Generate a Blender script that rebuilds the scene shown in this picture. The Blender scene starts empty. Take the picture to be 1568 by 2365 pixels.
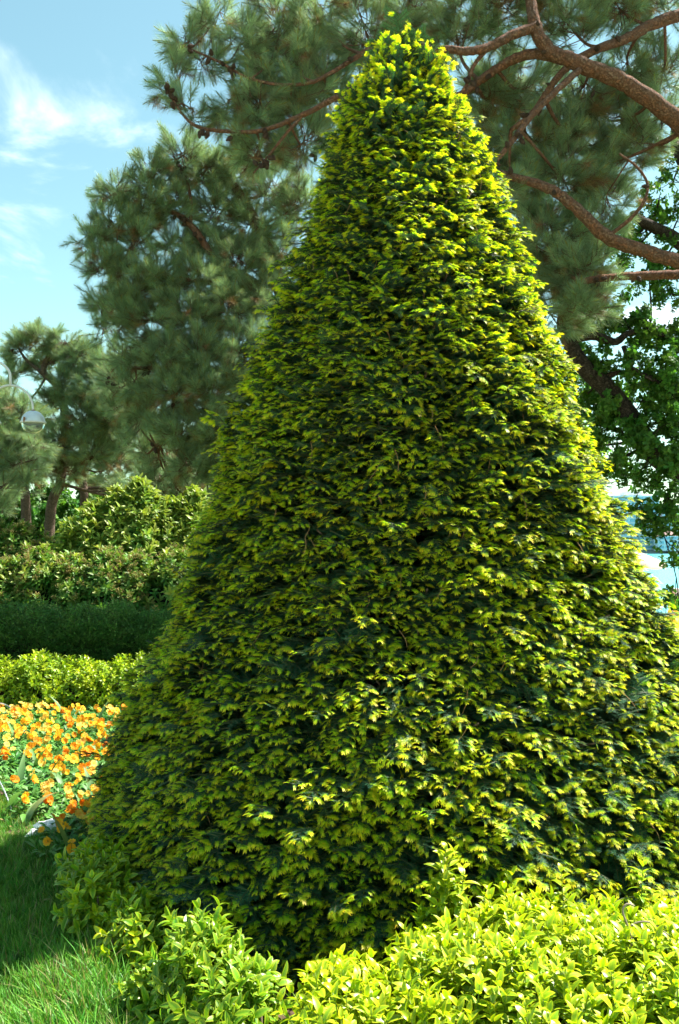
import bpy, math, random
import numpy as np
from mathutils import Vector, Matrix

random.seed(7)
RG = np.random.default_rng(11)
R = math.radians
scene = bpy.context.scene
col = scene.collection

# ------------------------------------------------------------------ camera, sky, sun, exposure
CAM_H, PITCH, FD, CXD, CYD = 1.6, math.atan(81.9 / 2078.5), 2078.5, 784.0, 1182.5
cd = bpy.data.cameras.new('camera'); cam = bpy.data.objects.new('camera', cd); col.objects.link(cam)
cam.location = (0, 0, CAM_H); cam.rotation_euler = (R(90) + PITCH, 0, 0)
cd.sensor_width = 36; cd.lens = 36 * 3600 / 4096; cd.clip_start = 0.05; cd.clip_end = 20000
scene.camera = cam

SUN_EL, SUN_AZ = R(57), R(63)                       # azimuth clockwise from +Y (the view direction)
S = Vector((math.cos(SUN_EL) * math.sin(SUN_AZ), math.cos(SUN_EL) * math.cos(SUN_AZ), math.sin(SUN_EL)))
w = bpy.data.worlds.new('World'); scene.world = w; w.use_nodes = True
nt = w.node_tree; nt.nodes.clear()
out = nt.nodes.new('ShaderNodeOutputWorld'); bg = nt.nodes.new('ShaderNodeBackground')
sky = nt.nodes.new('ShaderNodeTexSky'); sky.sky_type = 'NISHITA'; sky.sun_disc = False
sky.sun_elevation = SUN_EL; sky.sun_rotation = SUN_AZ
sky.air_density = 1.0; sky.dust_density = 0.5; sky.ozone_density = 1.0
bg.inputs['Strength'].default_value = 0.15
# clouds: noise over the sky plane above the place
tc = nt.nodes.new('ShaderNodeTexCoord'); sep = nt.nodes.new('ShaderNodeSeparateXYZ')
nt.links.new(tc.outputs['Generated'], sep.inputs[0])
mx = nt.nodes.new('ShaderNodeMath'); mx.operation = 'MAXIMUM'; mx.inputs[1].default_value = 0.0
nt.links.new(sep.outputs['Z'], mx.inputs[0])
ad = nt.nodes.new('ShaderNodeMath'); ad.operation = 'ADD'; ad.inputs[1].default_value = 0.16
nt.links.new(mx.outputs[0], ad.inputs[0])
cmb = nt.nodes.new('ShaderNodeCombineXYZ')
for k, ax in enumerate('XY'):
    dv = nt.nodes.new('ShaderNodeMath'); dv.operation = 'DIVIDE'
    nt.links.new(sep.outputs[ax], dv.inputs[0]); nt.links.new(ad.outputs[0], dv.inputs[1])
    nt.links.new(dv.outputs[0], cmb.inputs[k])
cmb.inputs[2].default_value = 2.2
nz = nt.nodes.new('ShaderNodeTexNoise'); nz.inputs['Scale'].default_value = 2.3; nz.inputs['Detail'].default_value = 9
nz.inputs['Roughness'].default_value = 0.55; nz.inputs['Distortion'].default_value = 0.5
nt.links.new(cmb.outputs[0], nz.inputs['Vector'])
rp = nt.nodes.new('ShaderNodeValToRGB'); rp.color_ramp.interpolation = 'EASE'
rp.color_ramp.elements[0].position = 0.56; rp.color_ramp.elements[0].color = (0, 0, 0, 1)
rp.color_ramp.elements[1].position = 0.95; rp.color_ramp.elements[1].color = (1, 1, 1, 1)
nt.links.new(nz.outputs['Fac'], rp.inputs[0])
cm = nt.nodes.new('ShaderNodeMix'); cm.data_type = 'RGBA'
nt.links.new(rp.outputs['Color'], cm.inputs['Factor'])
tint = nt.nodes.new('ShaderNodeMix'); tint.data_type = 'RGBA'; tint.blend_type = 'MULTIPLY'
tint.inputs['Factor'].default_value = 1.0; tint.inputs['B'].default_value = (.375, .452, .335, 1)
nt.links.new(sky.outputs[0], tint.inputs['A'])
nt.links.new(tint.outputs['Result'], cm.inputs['A']); cm.inputs['B'].default_value = (6.6, 6.5, 6.4, 1)
nt.links.new(cm.outputs['Result'], bg.inputs['Color']); nt.links.new(bg.outputs[0], out.inputs[0])

sl = bpy.data.lights.new('sun', 'SUN'); sl.energy = 4.0; sl.angle = R(1.2); sl.color = (1.0, 0.95, 0.86)
so = bpy.data.objects.new('sun', sl); col.objects.link(so)
so.rotation_euler = (-S).to_track_quat('-Z', 'Y').to_euler()

scene.view_settings.view_transform = 'Standard'; scene.view_settings.look = 'None'
scene.view_settings.exposure = 2.2; scene.view_settings.gamma = 1.0
scene.render.engine = 'CYCLES'
cy = scene.cycles
cy.max_bounces = 6; cy.diffuse_bounces = 4; cy.glossy_bounces = 1; cy.transmission_bounces = 4; cy.transparent_max_bounces = 6
cy.caustics_reflective = False; cy.caustics_refractive = False
cy.use_denoising = True; cy.use_adaptive_sampling = True; cy.adaptive_threshold = 0.02

# ------------------------------------------------------------------ helpers
def D(px, py, depth):
    """a point of the place: sight line through (px, py) of the 1568-wide picture, met at world y = depth"""
    a, b = (px - CXD) / FD, (CYD - py) / FD
    dy = math.cos(PITCH) - b * math.sin(PITCH); dz = math.sin(PITCH) + b * math.cos(PITCH)
    t = depth / dy
    return np.array([a * t, depth, CAM_H + dz * t])

def unit(v):
    v = np.asarray(v, float); return v / np.maximum(np.linalg.norm(v, axis=-1, keepdims=True), 1e-9)

def smooth01(x): x = np.clip(x, 0, 1); return x * x * (3 - 2 * x)

def ground_z(x, y): return -1.4 * smooth01((np.asarray(y, float) - 13) / 12)

class MB:
    """collects shapes into ONE mesh"""
    def __init__(s): s.v = []; s.f = []; s.c = []; s.m = []; s.n = 0
    def add(s, v, f, c=(.5, .5, .5), m=0):
        v = np.asarray(v, float).reshape(-1, 3); k = len(v)
        c = np.asarray(c, float); c = np.tile(c, (k, 1)) if c.ndim == 1 else c
        s.v.append(v); s.c.append(c)
        s.f.extend(tuple(int(i) + s.n for i in t) for t in f); s.m.extend([m] * len(f)); s.n += k
        return s
    def blades(s, B, Dr, Sd, L, wd, c0, c1, taper=.45, m=0, sag=None):
        B, Dr, Sd = [np.asarray(a, float) for a in (B, Dr, Sd)]; n = len(B)
        L = np.broadcast_to(L, (n,))[:, None]; h = np.broadcast_to(wd, (n,))[:, None] * .5
        T = B + Dr * L
        if sag is not None: T = T + np.array([0, 0, -1.]) * np.broadcast_to(sag, (n,))[:, None]
        v = np.stack([B - Sd * h, B + Sd * h, T + Sd * h * taper, T - Sd * h * taper], 1).reshape(-1, 3)
        c0 = np.broadcast_to(c0, (n, 3)); c1 = np.broadcast_to(c1, (n, 3))
        c = np.stack([c0, c0, c1, c1], 1).reshape(-1, 3)
        s.add(v, [(4 * i, 4 * i + 1, 4 * i + 2, 4 * i + 3) for i in range(n)], c, m)
    def tube(s, P, r, sides=6, c=(.5, .5, .5), m=0, cap=True):
        P = np.asarray(P, float); n = len(P); r = np.broadcast_to(r, (n,))
        T = unit(np.gradient(P, axis=0)); a = np.array([0, 0, 1.]) if abs(T[0][2]) < .9 else np.array([1., 0, 0])
        u = unit(np.cross(T[0], a)); V = []
        ang = np.linspace(0, 2 * math.pi, sides, endpoint=False)
        for i in range(n):
            u = unit(u - T[i] * np.dot(u, T[i])); b = np.cross(T[i], u)
            V.append(P[i] + r[i] * (np.cos(ang)[:, None] * u + np.sin(ang)[:, None] * b))
        f = []
        for i in range(n - 1):
            for j in range(sides):
                k = (j + 1) % sides
                f.append((i * sides + j, i * sides + k, (i + 1) * sides + k, (i + 1) * sides + j))
        V = np.concatenate(V)
        if cap:
            V = np.concatenate([V, P[:1], P[-1:]]); q = n * sides
            for j in range(sides):
                k = (j + 1) % sides
                f.append((q, k, j)); f.append((q + 1, (n - 1) * sides + j, (n - 1) * sides + k))
        s.add(V, f, c, m)
    def box(s, lo, hi, c=(.5, .5, .5), m=0):
        (a, b, d), (e, g, h) = lo, hi
        v = [(a, b, d), (e, b, d), (e, g, d), (a, g, d), (a, b, h), (e, b, h), (e, g, h), (a, g, h)]
        s.add(v, [(0, 3, 2, 1), (4, 5, 6, 7), (0, 1, 5, 4), (1, 2, 6, 5), (2, 3, 7, 6), (3, 0, 4, 7)], c, m)
    def lathe(s, prof, seg=24, c=(.5, .5, .5), m=0, center=(0, 0, 0)):
        V = []; f = []; n = len(prof)
        for (r, z) in prof:
            for j in range(seg):
                a = 2 * math.pi * j / seg
                V.append((center[0] + r * math.cos(a), center[1] + r * math.sin(a), center[2] + z))
        for i in range(n - 1):
            for j in range(seg):
                k = (j + 1) % seg
                f.append((i * seg + j, i * seg + k, (i + 1) * seg + k, (i + 1) * seg + j))
        s.add(V, f, c, m)
    def mesh(s, name, mats, smooth=False):
        me = bpy.data.meshes.new(name)
        v = np.concatenate(s.v); me.from_pydata(v.tolist(), [], s.f)
        for mt in (mats if isinstance(mats, (list, tuple)) else [mats]): me.materials.append(mt)
        me.polygons.foreach_set('material_index', np.array(s.m, dtype=np.int32))
        at = me.attributes.new('col', 'FLOAT_COLOR', 'POINT')
        c = np.concatenate([np.concatenate(s.c), np.ones((s.n, 1))], 1).astype(np.float32)
        at.data.foreach_set('color', c.ravel())
        if smooth: me.polygons.foreach_set('use_smooth', np.ones(len(me.polygons), dtype=bool))
        me.update(); return me
    def build(s, name, mats, parent=None, smooth=False, link=True):
        return obj(name, s.mesh(name, mats, smooth), parent, link)

def obj(name, me, parent=None, link=True):
    o = bpy.data.objects.new(name, me)
    if link: col.objects.link(o)
    if parent is not None: o.parent = parent
    return o

def empty(name, loc=(0, 0, 0), label=None, cat=None, group=None):
    o = bpy.data.objects.new(name, None); col.objects.link(o); o.location = loc; o.empty_display_size = .1
    return tag(o, label, cat, group)

def tag(o, label=None, cat=None, group=None, kind=None):
    if label: o['label'] = label
    if cat: o['category'] = cat
    if group: o['group'] = group
    if kind: o['kind'] = kind
    return o

def spline(P, n=24):
    """smooth curve through the points"""
    P = np.asarray(P, float); k = len(P)
    if k < 3: return np.array([P[0] + (P[-1] - P[0]) * t for t in np.linspace(0, 1, n)])
    E = np.concatenate([[2 * P[0] - P[1]], P, [2 * P[-1] - P[-2]]]); o = []
    for t in np.linspace(0, k - 1 - 1e-6, n):
        i = int(t); u = t - i; a, b, c_, d = E[i:i + 4]
        o.append(.5 * (2 * b + (c_ - a) * u + (2 * a - 5 * b + 4 * c_ - d) * u * u + (3 * b - a - 3 * c_ + d) * u ** 3))
    return np.array(o)

def rot_zdir(Z, roll):
    """matrices whose local Z is the given direction, turned by roll about it"""
    Z = unit(Z); n = len(Z); ref = np.where(np.abs(Z[:, 2:3]) < .95, np.array([[0, 0, 1.]]), np.array([[1., 0, 0]]))
    X = unit(np.cross(ref, Z)); Y = np.cross(Z, X)
    c, s_ = np.cos(roll)[:, None], np.sin(roll)[:, None]
    return np.stack([X * c + Y * s_, -X * s_ + Y * c, Z], 2)

def rot_xz(X, up):
    X = unit(X); Y = unit(np.cross(up, X)); Z = np.cross(X, Y)
    return np.stack([X, Y, Z], 2)

def eulers(M):
    ry = -np.arcsin(np.clip(M[:, 2, 0], -1, 1)); rx = np.arctan2(M[:, 2, 1], M[:, 2, 2]); rz = np.arctan2(M[:, 1, 0], M[:, 0, 0])
    return np.stack([rx, ry, rz], 1)

GN = {}
def gn_group(protos):
    """a node group that sets one of the given shapes on every point"""
    key = tuple(p.name for p in protos)
    if key in GN: return GN[key]
    g = bpy.data.node_groups.new('scatter_' + protos[0].name, 'GeometryNodeTree')
    g.interface.new_socket('Geometry', in_out='INPUT', socket_type='NodeSocketGeometry')
    g.interface.new_socket('Geometry', in_out='OUTPUT', socket_type='NodeSocketGeometry')
    gi = g.nodes.new('NodeGroupInput'); go = g.nodes.new('NodeGroupOutput'); jn = g.nodes.new('GeometryNodeJoinGeometry')
    def named(nm, tp):
        n = g.nodes.new('GeometryNodeInputNamedAttribute'); n.data_type = tp; n.inputs['Name'].default_value = nm; return n.outputs['Attribute']
    ro, sc_, ix = named('rot', 'FLOAT_VECTOR'), named('scl', 'FLOAT'), named('idx', 'INT')
    e2r = g.nodes.new('FunctionNodeEulerToRotation'); g.links.new(ro, e2r.inputs[0])
    for k, p in enumerate(protos):
        oi = g.nodes.new('GeometryNodeObjectInfo'); oi.inputs['Object'].default_value = p; oi.inputs['As Instance'].default_value = False
        cmp_ = g.nodes.new('FunctionNodeCompare'); cmp_.data_type = 'INT'; cmp_.operation = 'EQUAL'
        ints = [i for i in cmp_.inputs if i.type == 'INT']
        g.links.new(ix, ints[0]); ints[1].default_value = k
        ip = g.nodes.new('GeometryNodeInstanceOnPoints')
        g.links.new(gi.outputs[0], ip.inputs['Points']); g.links.new(cmp_.outputs[0], ip.inputs['Selection'])
        g.links.new(oi.outputs['Geometry'], ip.inputs['Instance'])
        g.links.new(e2r.outputs[0], ip.inputs['Rotation']); g.links.new(sc_, ip.inputs['Scale'])
        g.links.new(ip.outputs[0], jn.inputs[0])
    g.links.new(jn.outputs[0], go.inputs[0]); GN[key] = g
    return g

def scatter(name, P, M, scl, idx, protos, parent=None):
    P = np.asarray(P, float); n = len(P)
    me = bpy.data.meshes.new(name); me.vertices.add(n); me.vertices.foreach_set('co', P.astype(np.float32).ravel())
    a = me.attributes.new('rot', 'FLOAT_VECTOR', 'POINT'); a.data.foreach_set('vector', eulers(M).astype(np.float32).ravel())
    a = me.attributes.new('scl', 'FLOAT', 'POINT'); a.data.foreach_set('value', np.broadcast_to(scl, (n,)).astype(np.float32))
    a = me.attributes.new('idx', 'INT', 'POINT'); a.data.foreach_set('value', np.asarray(idx).astype(np.int32))
    o = obj(name, me, parent); md = o.modifiers.new('scatter', 'NODES'); md.node_group = gn_group(protos)
    for m in protos[0].data.materials: me.materials.append(m)
    o['kind'] = 'stuff'
    return o

def place(name, proto, p, M3, s, parent):
    """one real copy of a shape as a part"""
    o = proto.copy(); o.name = name; col.objects.link(o); o.parent = parent
    m = Matrix.Identity(4)
    for i in range(3):
        for j in range(3): m[i][j] = float(M3[i][j]) * s
        m[i][3] = float(p[i])
    o.matrix_local = m
    return o

# ------------------------------------------------------------------ materials
def newmat(name):
    m = bpy.data.materials.new(name); m.use_nodes = True
    n = m.node_tree; n.nodes.clear()
    return m, n, n.nodes.new('ShaderNodeOutputMaterial')

def foliage(name, rough=.5, spec=.4, transl=.35, hv=.02, vv=.25, warm=(1.15, 1.2, .6)):
    m, n, o = newmat(name)
    at = n.nodes.new('ShaderNodeAttribute'); at.attribute_name = 'col'
    oi = n.nodes.new('ShaderNodeObjectInfo')
    hs = n.nodes.new('ShaderNodeHueSaturation'); n.links.new(at.outputs['Color'], hs.inputs['Color'])
    m1 = n.nodes.new('ShaderNodeMapRange'); n.links.new(oi.outputs['Random'], m1.inputs[0]); m1.inputs[3].default_value = .5 - hv; m1.inputs[4].default_value = .5 + hv
    mu = n.nodes.new('ShaderNodeMath'); mu.operation = 'MULTIPLY'; mu.inputs[1].default_value = 17.31; n.links.new(oi.outputs['Random'], mu.inputs[0])
    fr = n.nodes.new('ShaderNodeMath'); fr.operation = 'FRACT'; n.links.new(mu.outputs[0], fr.inputs[0])
    m2 = n.nodes.new('ShaderNodeMapRange'); n.links.new(fr.outputs[0], m2.inputs[0]); m2.inputs[3].default_value = 1 - vv; m2.inputs[4].default_value = 1 + vv
    n.links.new(m1.outputs[0], hs.inputs['Hue']); n.links.new(m2.outputs[0], hs.inputs['Value'])
    pb = n.nodes.new('ShaderNodeBsdfPrincipled'); n.links.new(hs.outputs[0], pb.inputs['Base Color'])
    pb.inputs['Roughness'].default_value = rough; pb.inputs['Specular IOR Level'].default_value = spec
    tm = n.nodes.new('ShaderNodeMix'); tm.data_type = 'RGBA'; tm.blend_type = 'MULTIPLY'; tm.inputs['Factor'].default_value = 1
    n.links.new(hs.outputs[0], tm.inputs['A']); tm.inputs['B'].default_value = (*warm, 1)
    tr = n.nodes.new('ShaderNodeBsdfTranslucent'); n.links.new(tm.outputs['Result'], tr.inputs['Color'])
    mi = n.nodes.new('ShaderNodeMixShader'); mi.inputs[0].default_value = transl
    n.links.new(pb.outputs[0], mi.inputs[1]); n.links.new(tr.outputs[0], mi.inputs[2]); n.links.new(mi.outputs[0], o.inputs[0])
    return m

def solid(name, c1, c2=None, scale=8, rough=.7, spec=.3, bump=0, detail=6, metal=0, voro=0, coords='Object', dist=.02):
    m, n, o = newmat(name)
    pb = n.nodes.new('ShaderNodeBsdfPrincipled'); n.links.new(pb.outputs[0], o.inputs[0])
    pb.inputs['Roughness'].default_value = rough; pb.inputs['Specular IOR Level'].default_value = spec; pb.inputs['Metallic'].default_value = metal
    pb.inputs['Base Color'].default_value = (*c1, 1)
    tc = n.nodes.new('ShaderNodeTexCoord')
    nz = n.nodes.new('ShaderNodeTexNoise'); nz.inputs['Scale'].default_value = scale; nz.inputs['Detail'].default_value = detail; nz.inputs['Roughness'].default_value = .65
    n.links.new(tc.outputs[coords], nz.inputs['Vector'])
    if c2:
        rp = n.nodes.new('ShaderNodeValToRGB'); rp.color_ramp.elements[0].position = .36; rp.color_ramp.elements[1].position = .64
        rp.color_ramp.elements[0].color = (*c1, 1); rp.color_ramp.elements[1].color = (*c2, 1)
        n.links.new(nz.outputs['Fac'], rp.inputs[0]); n.links.new(rp.outputs[0], pb.inputs['Base Color'])
    if bump:
        bp = n.nodes.new('ShaderNodeBump'); bp.inputs['Strength'].default_value = bump; bp.inputs['Distance'].default_value = dist
        if voro:
            vo = n.nodes.new('ShaderNodeTexVoronoi'); vo.inputs['Scale'].default_value = voro; n.links.new(tc.outputs[coords], vo.inputs['Vector'])
            ma = n.nodes.new('ShaderNodeMath'); ma.operation = 'ADD'; n.links.new(vo.outputs['Distance'], ma.inputs[0]); n.links.new(nz.outputs['Fac'], ma.inputs[1])
            n.links.new(ma.outputs[0], bp.inputs['Height'])
        else: n.links.new(nz.outputs['Fac'], bp.inputs['Height'])
        n.links.new(bp.outputs[0], pb.inputs['Normal'])
    return m

def bark(name, plate, plate2, crack, scale=16):
    m, n, o = newmat(name)
    pb = n.nodes.new('ShaderNodeBsdfPrincipled'); n.links.new(pb.outputs[0], o.inputs[0]); pb.inputs['Roughness'].default_value = .9; pb.inputs['Specular IOR Level'].default_value = .12
    tc = n.nodes.new('ShaderNodeTexCoord'); nz = n.nodes.new('ShaderNodeTexNoise'); nz.inputs['Scale'].default_value = 6; nz.inputs['Detail'].default_value = 9; nz.inputs['Roughness'].default_value = .7
    n.links.new(tc.outputs['Object'], nz.inputs['Vector'])
    mx = n.nodes.new('ShaderNodeVectorMath'); mx.operation = 'MULTIPLY_ADD'; mx.inputs[1].default_value = (.22, .22, .22)
    n.links.new(nz.outputs['Color'], mx.inputs[0]); n.links.new(tc.outputs['Object'], mx.inputs[2])
    vo = n.nodes.new('ShaderNodeTexVoronoi'); vo.feature = 'DISTANCE_TO_EDGE'; vo.inputs['Scale'].default_value = scale; n.links.new(mx.outputs[0], vo.inputs['Vector'])
    vc = n.nodes.new('ShaderNodeTexVoronoi'); vc.inputs['Scale'].default_value = scale; n.links.new(mx.outputs[0], vc.inputs['Vector'])
    sp = n.nodes.new('ShaderNodeSeparateColor'); n.links.new(vc.outputs['Color'], sp.inputs[0])
    pm = n.nodes.new('ShaderNodeMix'); pm.data_type = 'RGBA'; n.links.new(sp.outputs[0], pm.inputs['Factor']); pm.inputs['A'].default_value = (*plate, 1); pm.inputs['B'].default_value = (*plate2, 1)
    n2 = n.nodes.new('ShaderNodeTexNoise'); n2.inputs['Scale'].default_value = 45; n2.inputs['Detail'].default_value = 5; n.links.new(tc.outputs['Object'], n2.inputs['Vector'])
    vr = n.nodes.new('ShaderNodeMapRange'); n.links.new(n2.outputs['Fac'], vr.inputs[0]); vr.inputs[1].default_value = .3; vr.inputs[2].default_value = .7; vr.inputs[3].default_value = .55; vr.inputs[4].default_value = 1.35
    vm = n.nodes.new('ShaderNodeVectorMath'); vm.operation = 'SCALE'; n.links.new(pm.outputs['Result'], vm.inputs[0]); n.links.new(vr.outputs[0], vm.inputs['Scale'])
    rp = n.nodes.new('ShaderNodeMapRange'); n.links.new(vo.outputs['Distance'], rp.inputs[0]); rp.inputs[1].default_value = .0; rp.inputs[2].default_value = .10
    cm = n.nodes.new('ShaderNodeMix'); cm.data_type = 'RGBA'; n.links.new(rp.outputs[0], cm.inputs['Factor']); cm.inputs['A'].default_value = (*crack, 1); n.links.new(vm.outputs[0], cm.inputs['B'])
    n.links.new(cm.outputs['Result'], pb.inputs['Base Color'])
    ad = n.nodes.new('ShaderNodeMath'); ad.operation = 'ADD'; n.links.new(rp.outputs[0], ad.inputs[0]); n.links.new(n2.outputs['Fac'], ad.inputs[1])
    bp = n.nodes.new('ShaderNodeBump'); bp.inputs['Strength'].default_value = .9; bp.inputs['Distance'].default_value = .015; n.links.new(ad.outputs[0], bp.inputs['Height']); n.links.new(bp.outputs[0], pb.inputs['Normal'])
    return m

M_YEW = foliage('yew_needles', .55, .16, .15, .015, .25)
M_YNEW = foliage('yew_new_growth', .45, .35, .5, .018, .18)
M_PINE = foliage('pine_needles', .5, .35, .32, .02, .3, (1.0, 1.1, .75))
M_OAK = foliage('oak_leaves', .5, .3, .45, .02, .25)
M_EUO = foliage('euonymus_leaves', .36, .38, .36, .012, .16)
M_PHO = foliage('photinia_leaves', .45, .32, .33, .02, .22)
M_COT = foliage('cotoneaster_leaves', .5, .25, .25, .02, .3)
M_GRASS = foliage('grass_blades', .5, .3, .38, .025, .3)
M_HERB = foliage('bed_leaves', .5, .35, .3, .02, .25)
M_PANSY = foliage('pansy_petals', .6, .2, .4, .012, .1, (1.1, .95, .5))
M_TWIG = solid('twig_bark', (.10, .065, .04), (.19, .14, .10), 30, .85, .15)
M_INNER = solid('shaded_twig_core', (.016, .016, .010), (.035, .03, .02), 18, .95, .05, .6)  # near-black core colour stands for the deep shade among inner twigs
M_PBARK = bark('pine_bark', (.24, .105, .06), (.19, .115, .08), (.165, .085, .055), 26)
M_PBARKG = bark('pine_bark_grey', (.15, .11, .085), (.17, .115, .085), (.10, .07, .05), 24)
M_OBARK = bark('oak_bark', (.055, .042, .032), (.085, .065, .05), (.02, .015, .012), 22)
M_CONE = solid('pine_cone_scales', (.04, .025, .018), (.085, .052, .036), 40, .8, .2)
M_SOIL = solid('garden_soil', (.055, .036, .024), (.13, .085, .055), 14, .95, .1, .9)
M_LAWN = solid('lawn_ground', (.05, .085, .02), (.12, .12, .045), 3, .95, .1, .5)
M_PAVE = solid('pale_paving', (.55, .50, .44), (.64, .58, .52), 2.5, .85, .2, .1)
M_STONE = solid('wall_stone', (.40, .35, .30), (.50, .45, .40), 5, .9, .2, .3)
M_WHITE = solid('white_painted_metal', (.66, .62, .62), (.74, .70, .70), 14, .4, .5)
M_ALU = solid('brushed_aluminium', (.62, .64, .67), (.70, .72, .74), 20, .42, .5, 0, 6, .35)
M_RUST = solid('rusty_metal', (.24, .10, .05), (.30, .16, .09), 40, .8, .2)
M_IRON = solid('dark_iron', (.05, .05, .055), None, 8, .5, .5)
M_FABRIC = solid('beige_canvas', (.62, .50, .40), (.68, .56, .45), 6, .9, .1)
M_TAB = solid('pale_tabletop', (.58, .48, .40), (.64, .54, .46), 8, .6, .3)
M_DRESS = solid('yellow_cotton', (.80, .50, .035), (.84, .56, .05), 9, .8, .15, .2)
M_SKIN = solid('skin', (.55, .33, .23), (.58, .36, .26), 12, .55, .35)
M_HAIR = solid('dark_hair', (.03, .02, .015), (.05, .035, .025), 40, .5, .4)
M_SHOE = solid('white_shoe', (.65, .62, .58), None, 8, .5, .4)
M_FACADE = solid('pale_concrete', (.55, .58, .62), (.62, .64, .67), .2, .8, .3, 0, 4)
M_PANE = solid('blue_glazing', (.16, .30, .40), (.24, .38, .48), .15, .25, .6, 0, 4)
M_ROOFR = solid('dull_red_roof', (.32, .20, .18), None, .2, .8, .2)
M_TISSUE = solid('crumpled_tissue', (.80, .81, .83), (.86, .86, .87), 16, .7, .2, .5)
M_WIRE = solid('galvanised_wire', (.50, .52, .53), None, 10, .4, .5, 0, 4, .6)

mg, ng, og = newmat('clear_glass_bowl')
pb = ng.nodes.new('ShaderNodeBsdfPrincipled'); pb.inputs['Base Color'].default_value = (.93, .97, .96, 1); pb.inputs['Roughness'].default_value = .12
pb.inputs['Transmission Weight'].default_value = .85; pb.inputs['IOR'].default_value = 1.12
ng.links.new(pb.outputs[0], og.inputs[0]); M_GLASS = mg

msea, ns, os_ = newmat('sea_water')
pb = ns.nodes.new('ShaderNodeBsdfPrincipled'); pb.inputs['Base Color'].default_value = (.07, .36, .42, 1); pb.inputs['Roughness'].default_value = .22
tcs = ns.nodes.new('ShaderNodeTexCoord'); mp = ns.nodes.new('ShaderNodeMapping'); mp.inputs['Scale'].default_value = (.5, 1.6, 1)
nzs = ns.nodes.new('ShaderNodeTexNoise'); nzs.inputs['Scale'].default_value = .9; nzs.inputs['Detail'].default_value = 6
bps = ns.nodes.new('ShaderNodeBump'); bps.inputs['Strength'].default_value = .5; bps.inputs['Distance'].default_value = .4
ns.links.new(tcs.outputs['Object'], mp.inputs[0]); ns.links.new(mp.outputs[0], nzs.inputs['Vector']); ns.links.new(nzs.outputs['Fac'], bps.inputs['Height'])
ns.links.new(bps.outputs[0], pb.inputs['Normal']); ns.links.new(pb.outputs[0], os_.inputs[0])

# ------------------------------------------------------------------ the setting: ground, beds, promenade, sea, far shore
def sheet(name, xs, ys, zf, mat, keep=None, kind='structure'):
    X, Y = np.meshgrid(xs, ys); Z = zf(X, Y); nx = len(xs)
    v = np.stack([X, Y, Z], -1).reshape(-1, 3); f = []
    for j in range(len(ys) - 1):
        for i in range(nx - 1):
            a = j * nx + i
            if keep is None or keep((xs[i] + xs[i + 1]) / 2, (ys[j] + ys[j + 1]) / 2): f.append((a, a + 1, a + 1 + nx, a + nx))
    o = MB().add(v, f).build(name, mat, smooth=True); o['kind'] = kind
    return o

xs = np.concatenate([np.linspace(-300, -10, 30), np.linspace(-9.5, 9.5, 39), np.linspace(10, 300, 30)])
sheet('ground', xs, np.concatenate([np.linspace(-40, 12, 27), np.linspace(12.5, 26, 28), np.linspace(27, 38, 6)]), ground_z, M_LAWN)

YX, YY = 0.40, 5.0                                   # the yew's axis
bed_edge = lambda y: np.interp(y, [2, 3.3, 3.8, 4.4, 6.0, 7.2, 9, 12], [-.62, -.86, -1.14, -1.36, -2.22, -3.2, -4.2, -5])
def in_bed(x, y):
    n = .06 * math.sin(9 * x + 3 * y) + .05 * math.sin(14 * y - 5 * x)
    return x > bed_edge(y) + n and 1.7 < y < 14.2 and x < 3.6
sheet('soil_bed', np.linspace(-5.2, 3.7, 150), np.linspace(1.6, 14.4, 220), lambda x, y: ground_z(x, y) + .012 + .008 * np.sin(x * 23) * np.sin(y * 19), M_SOIL, in_bed)
sheet('bounce_path', np.linspace(-14, 14, 29), np.linspace(-7, 1.55, 12), lambda x, y: ground_z(x, y) + .02, M_PAVE)  # unseen pale paving added behind the camera to bounce sun onto the yew
sheet('promenade', np.linspace(5.5, 90, 40), np.linspace(17.5, 37.6, 30), lambda x, y: ground_z(x, y) + .02, M_PAVE)

wl = MB(); wl.box((-300, 37.4, -4.2), (300, 38.0, -1.38))
tag(wl.build('sea_wall', M_STONE), 'low stone quay wall holding the promenade above the sea', 'wall')
sheet('sea', np.linspace(-4000, 4000, 3), np.array([37.9, 300, 1200, 9000]), lambda x, y: x * 0 - 3.0, msea)
shore = MB(); xs_ = np.linspace(-500, 900, 60)
for a, b in zip(xs_[:-1], xs_[1:]):
    h0, h1 = [(2.5 + 2 * math.sin(q * .031) + 1.5 * math.sin(q * .083)) for q in (a, b)]
    shore.add([(a, 655, -3.2), (b, 655, -3.2), (b, 700, h1), (a, 700, h0), (b, 900, h1 - 3), (a, 900, h0 - 3)], [(0, 1, 2, 3), (3, 2, 4, 5)])
o = shore.build('far_shore_land', solid('far_green', (.16, .20, .17), (.28, .30, .28), .05, .9, .1)); o['kind'] = 'structure'

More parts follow.
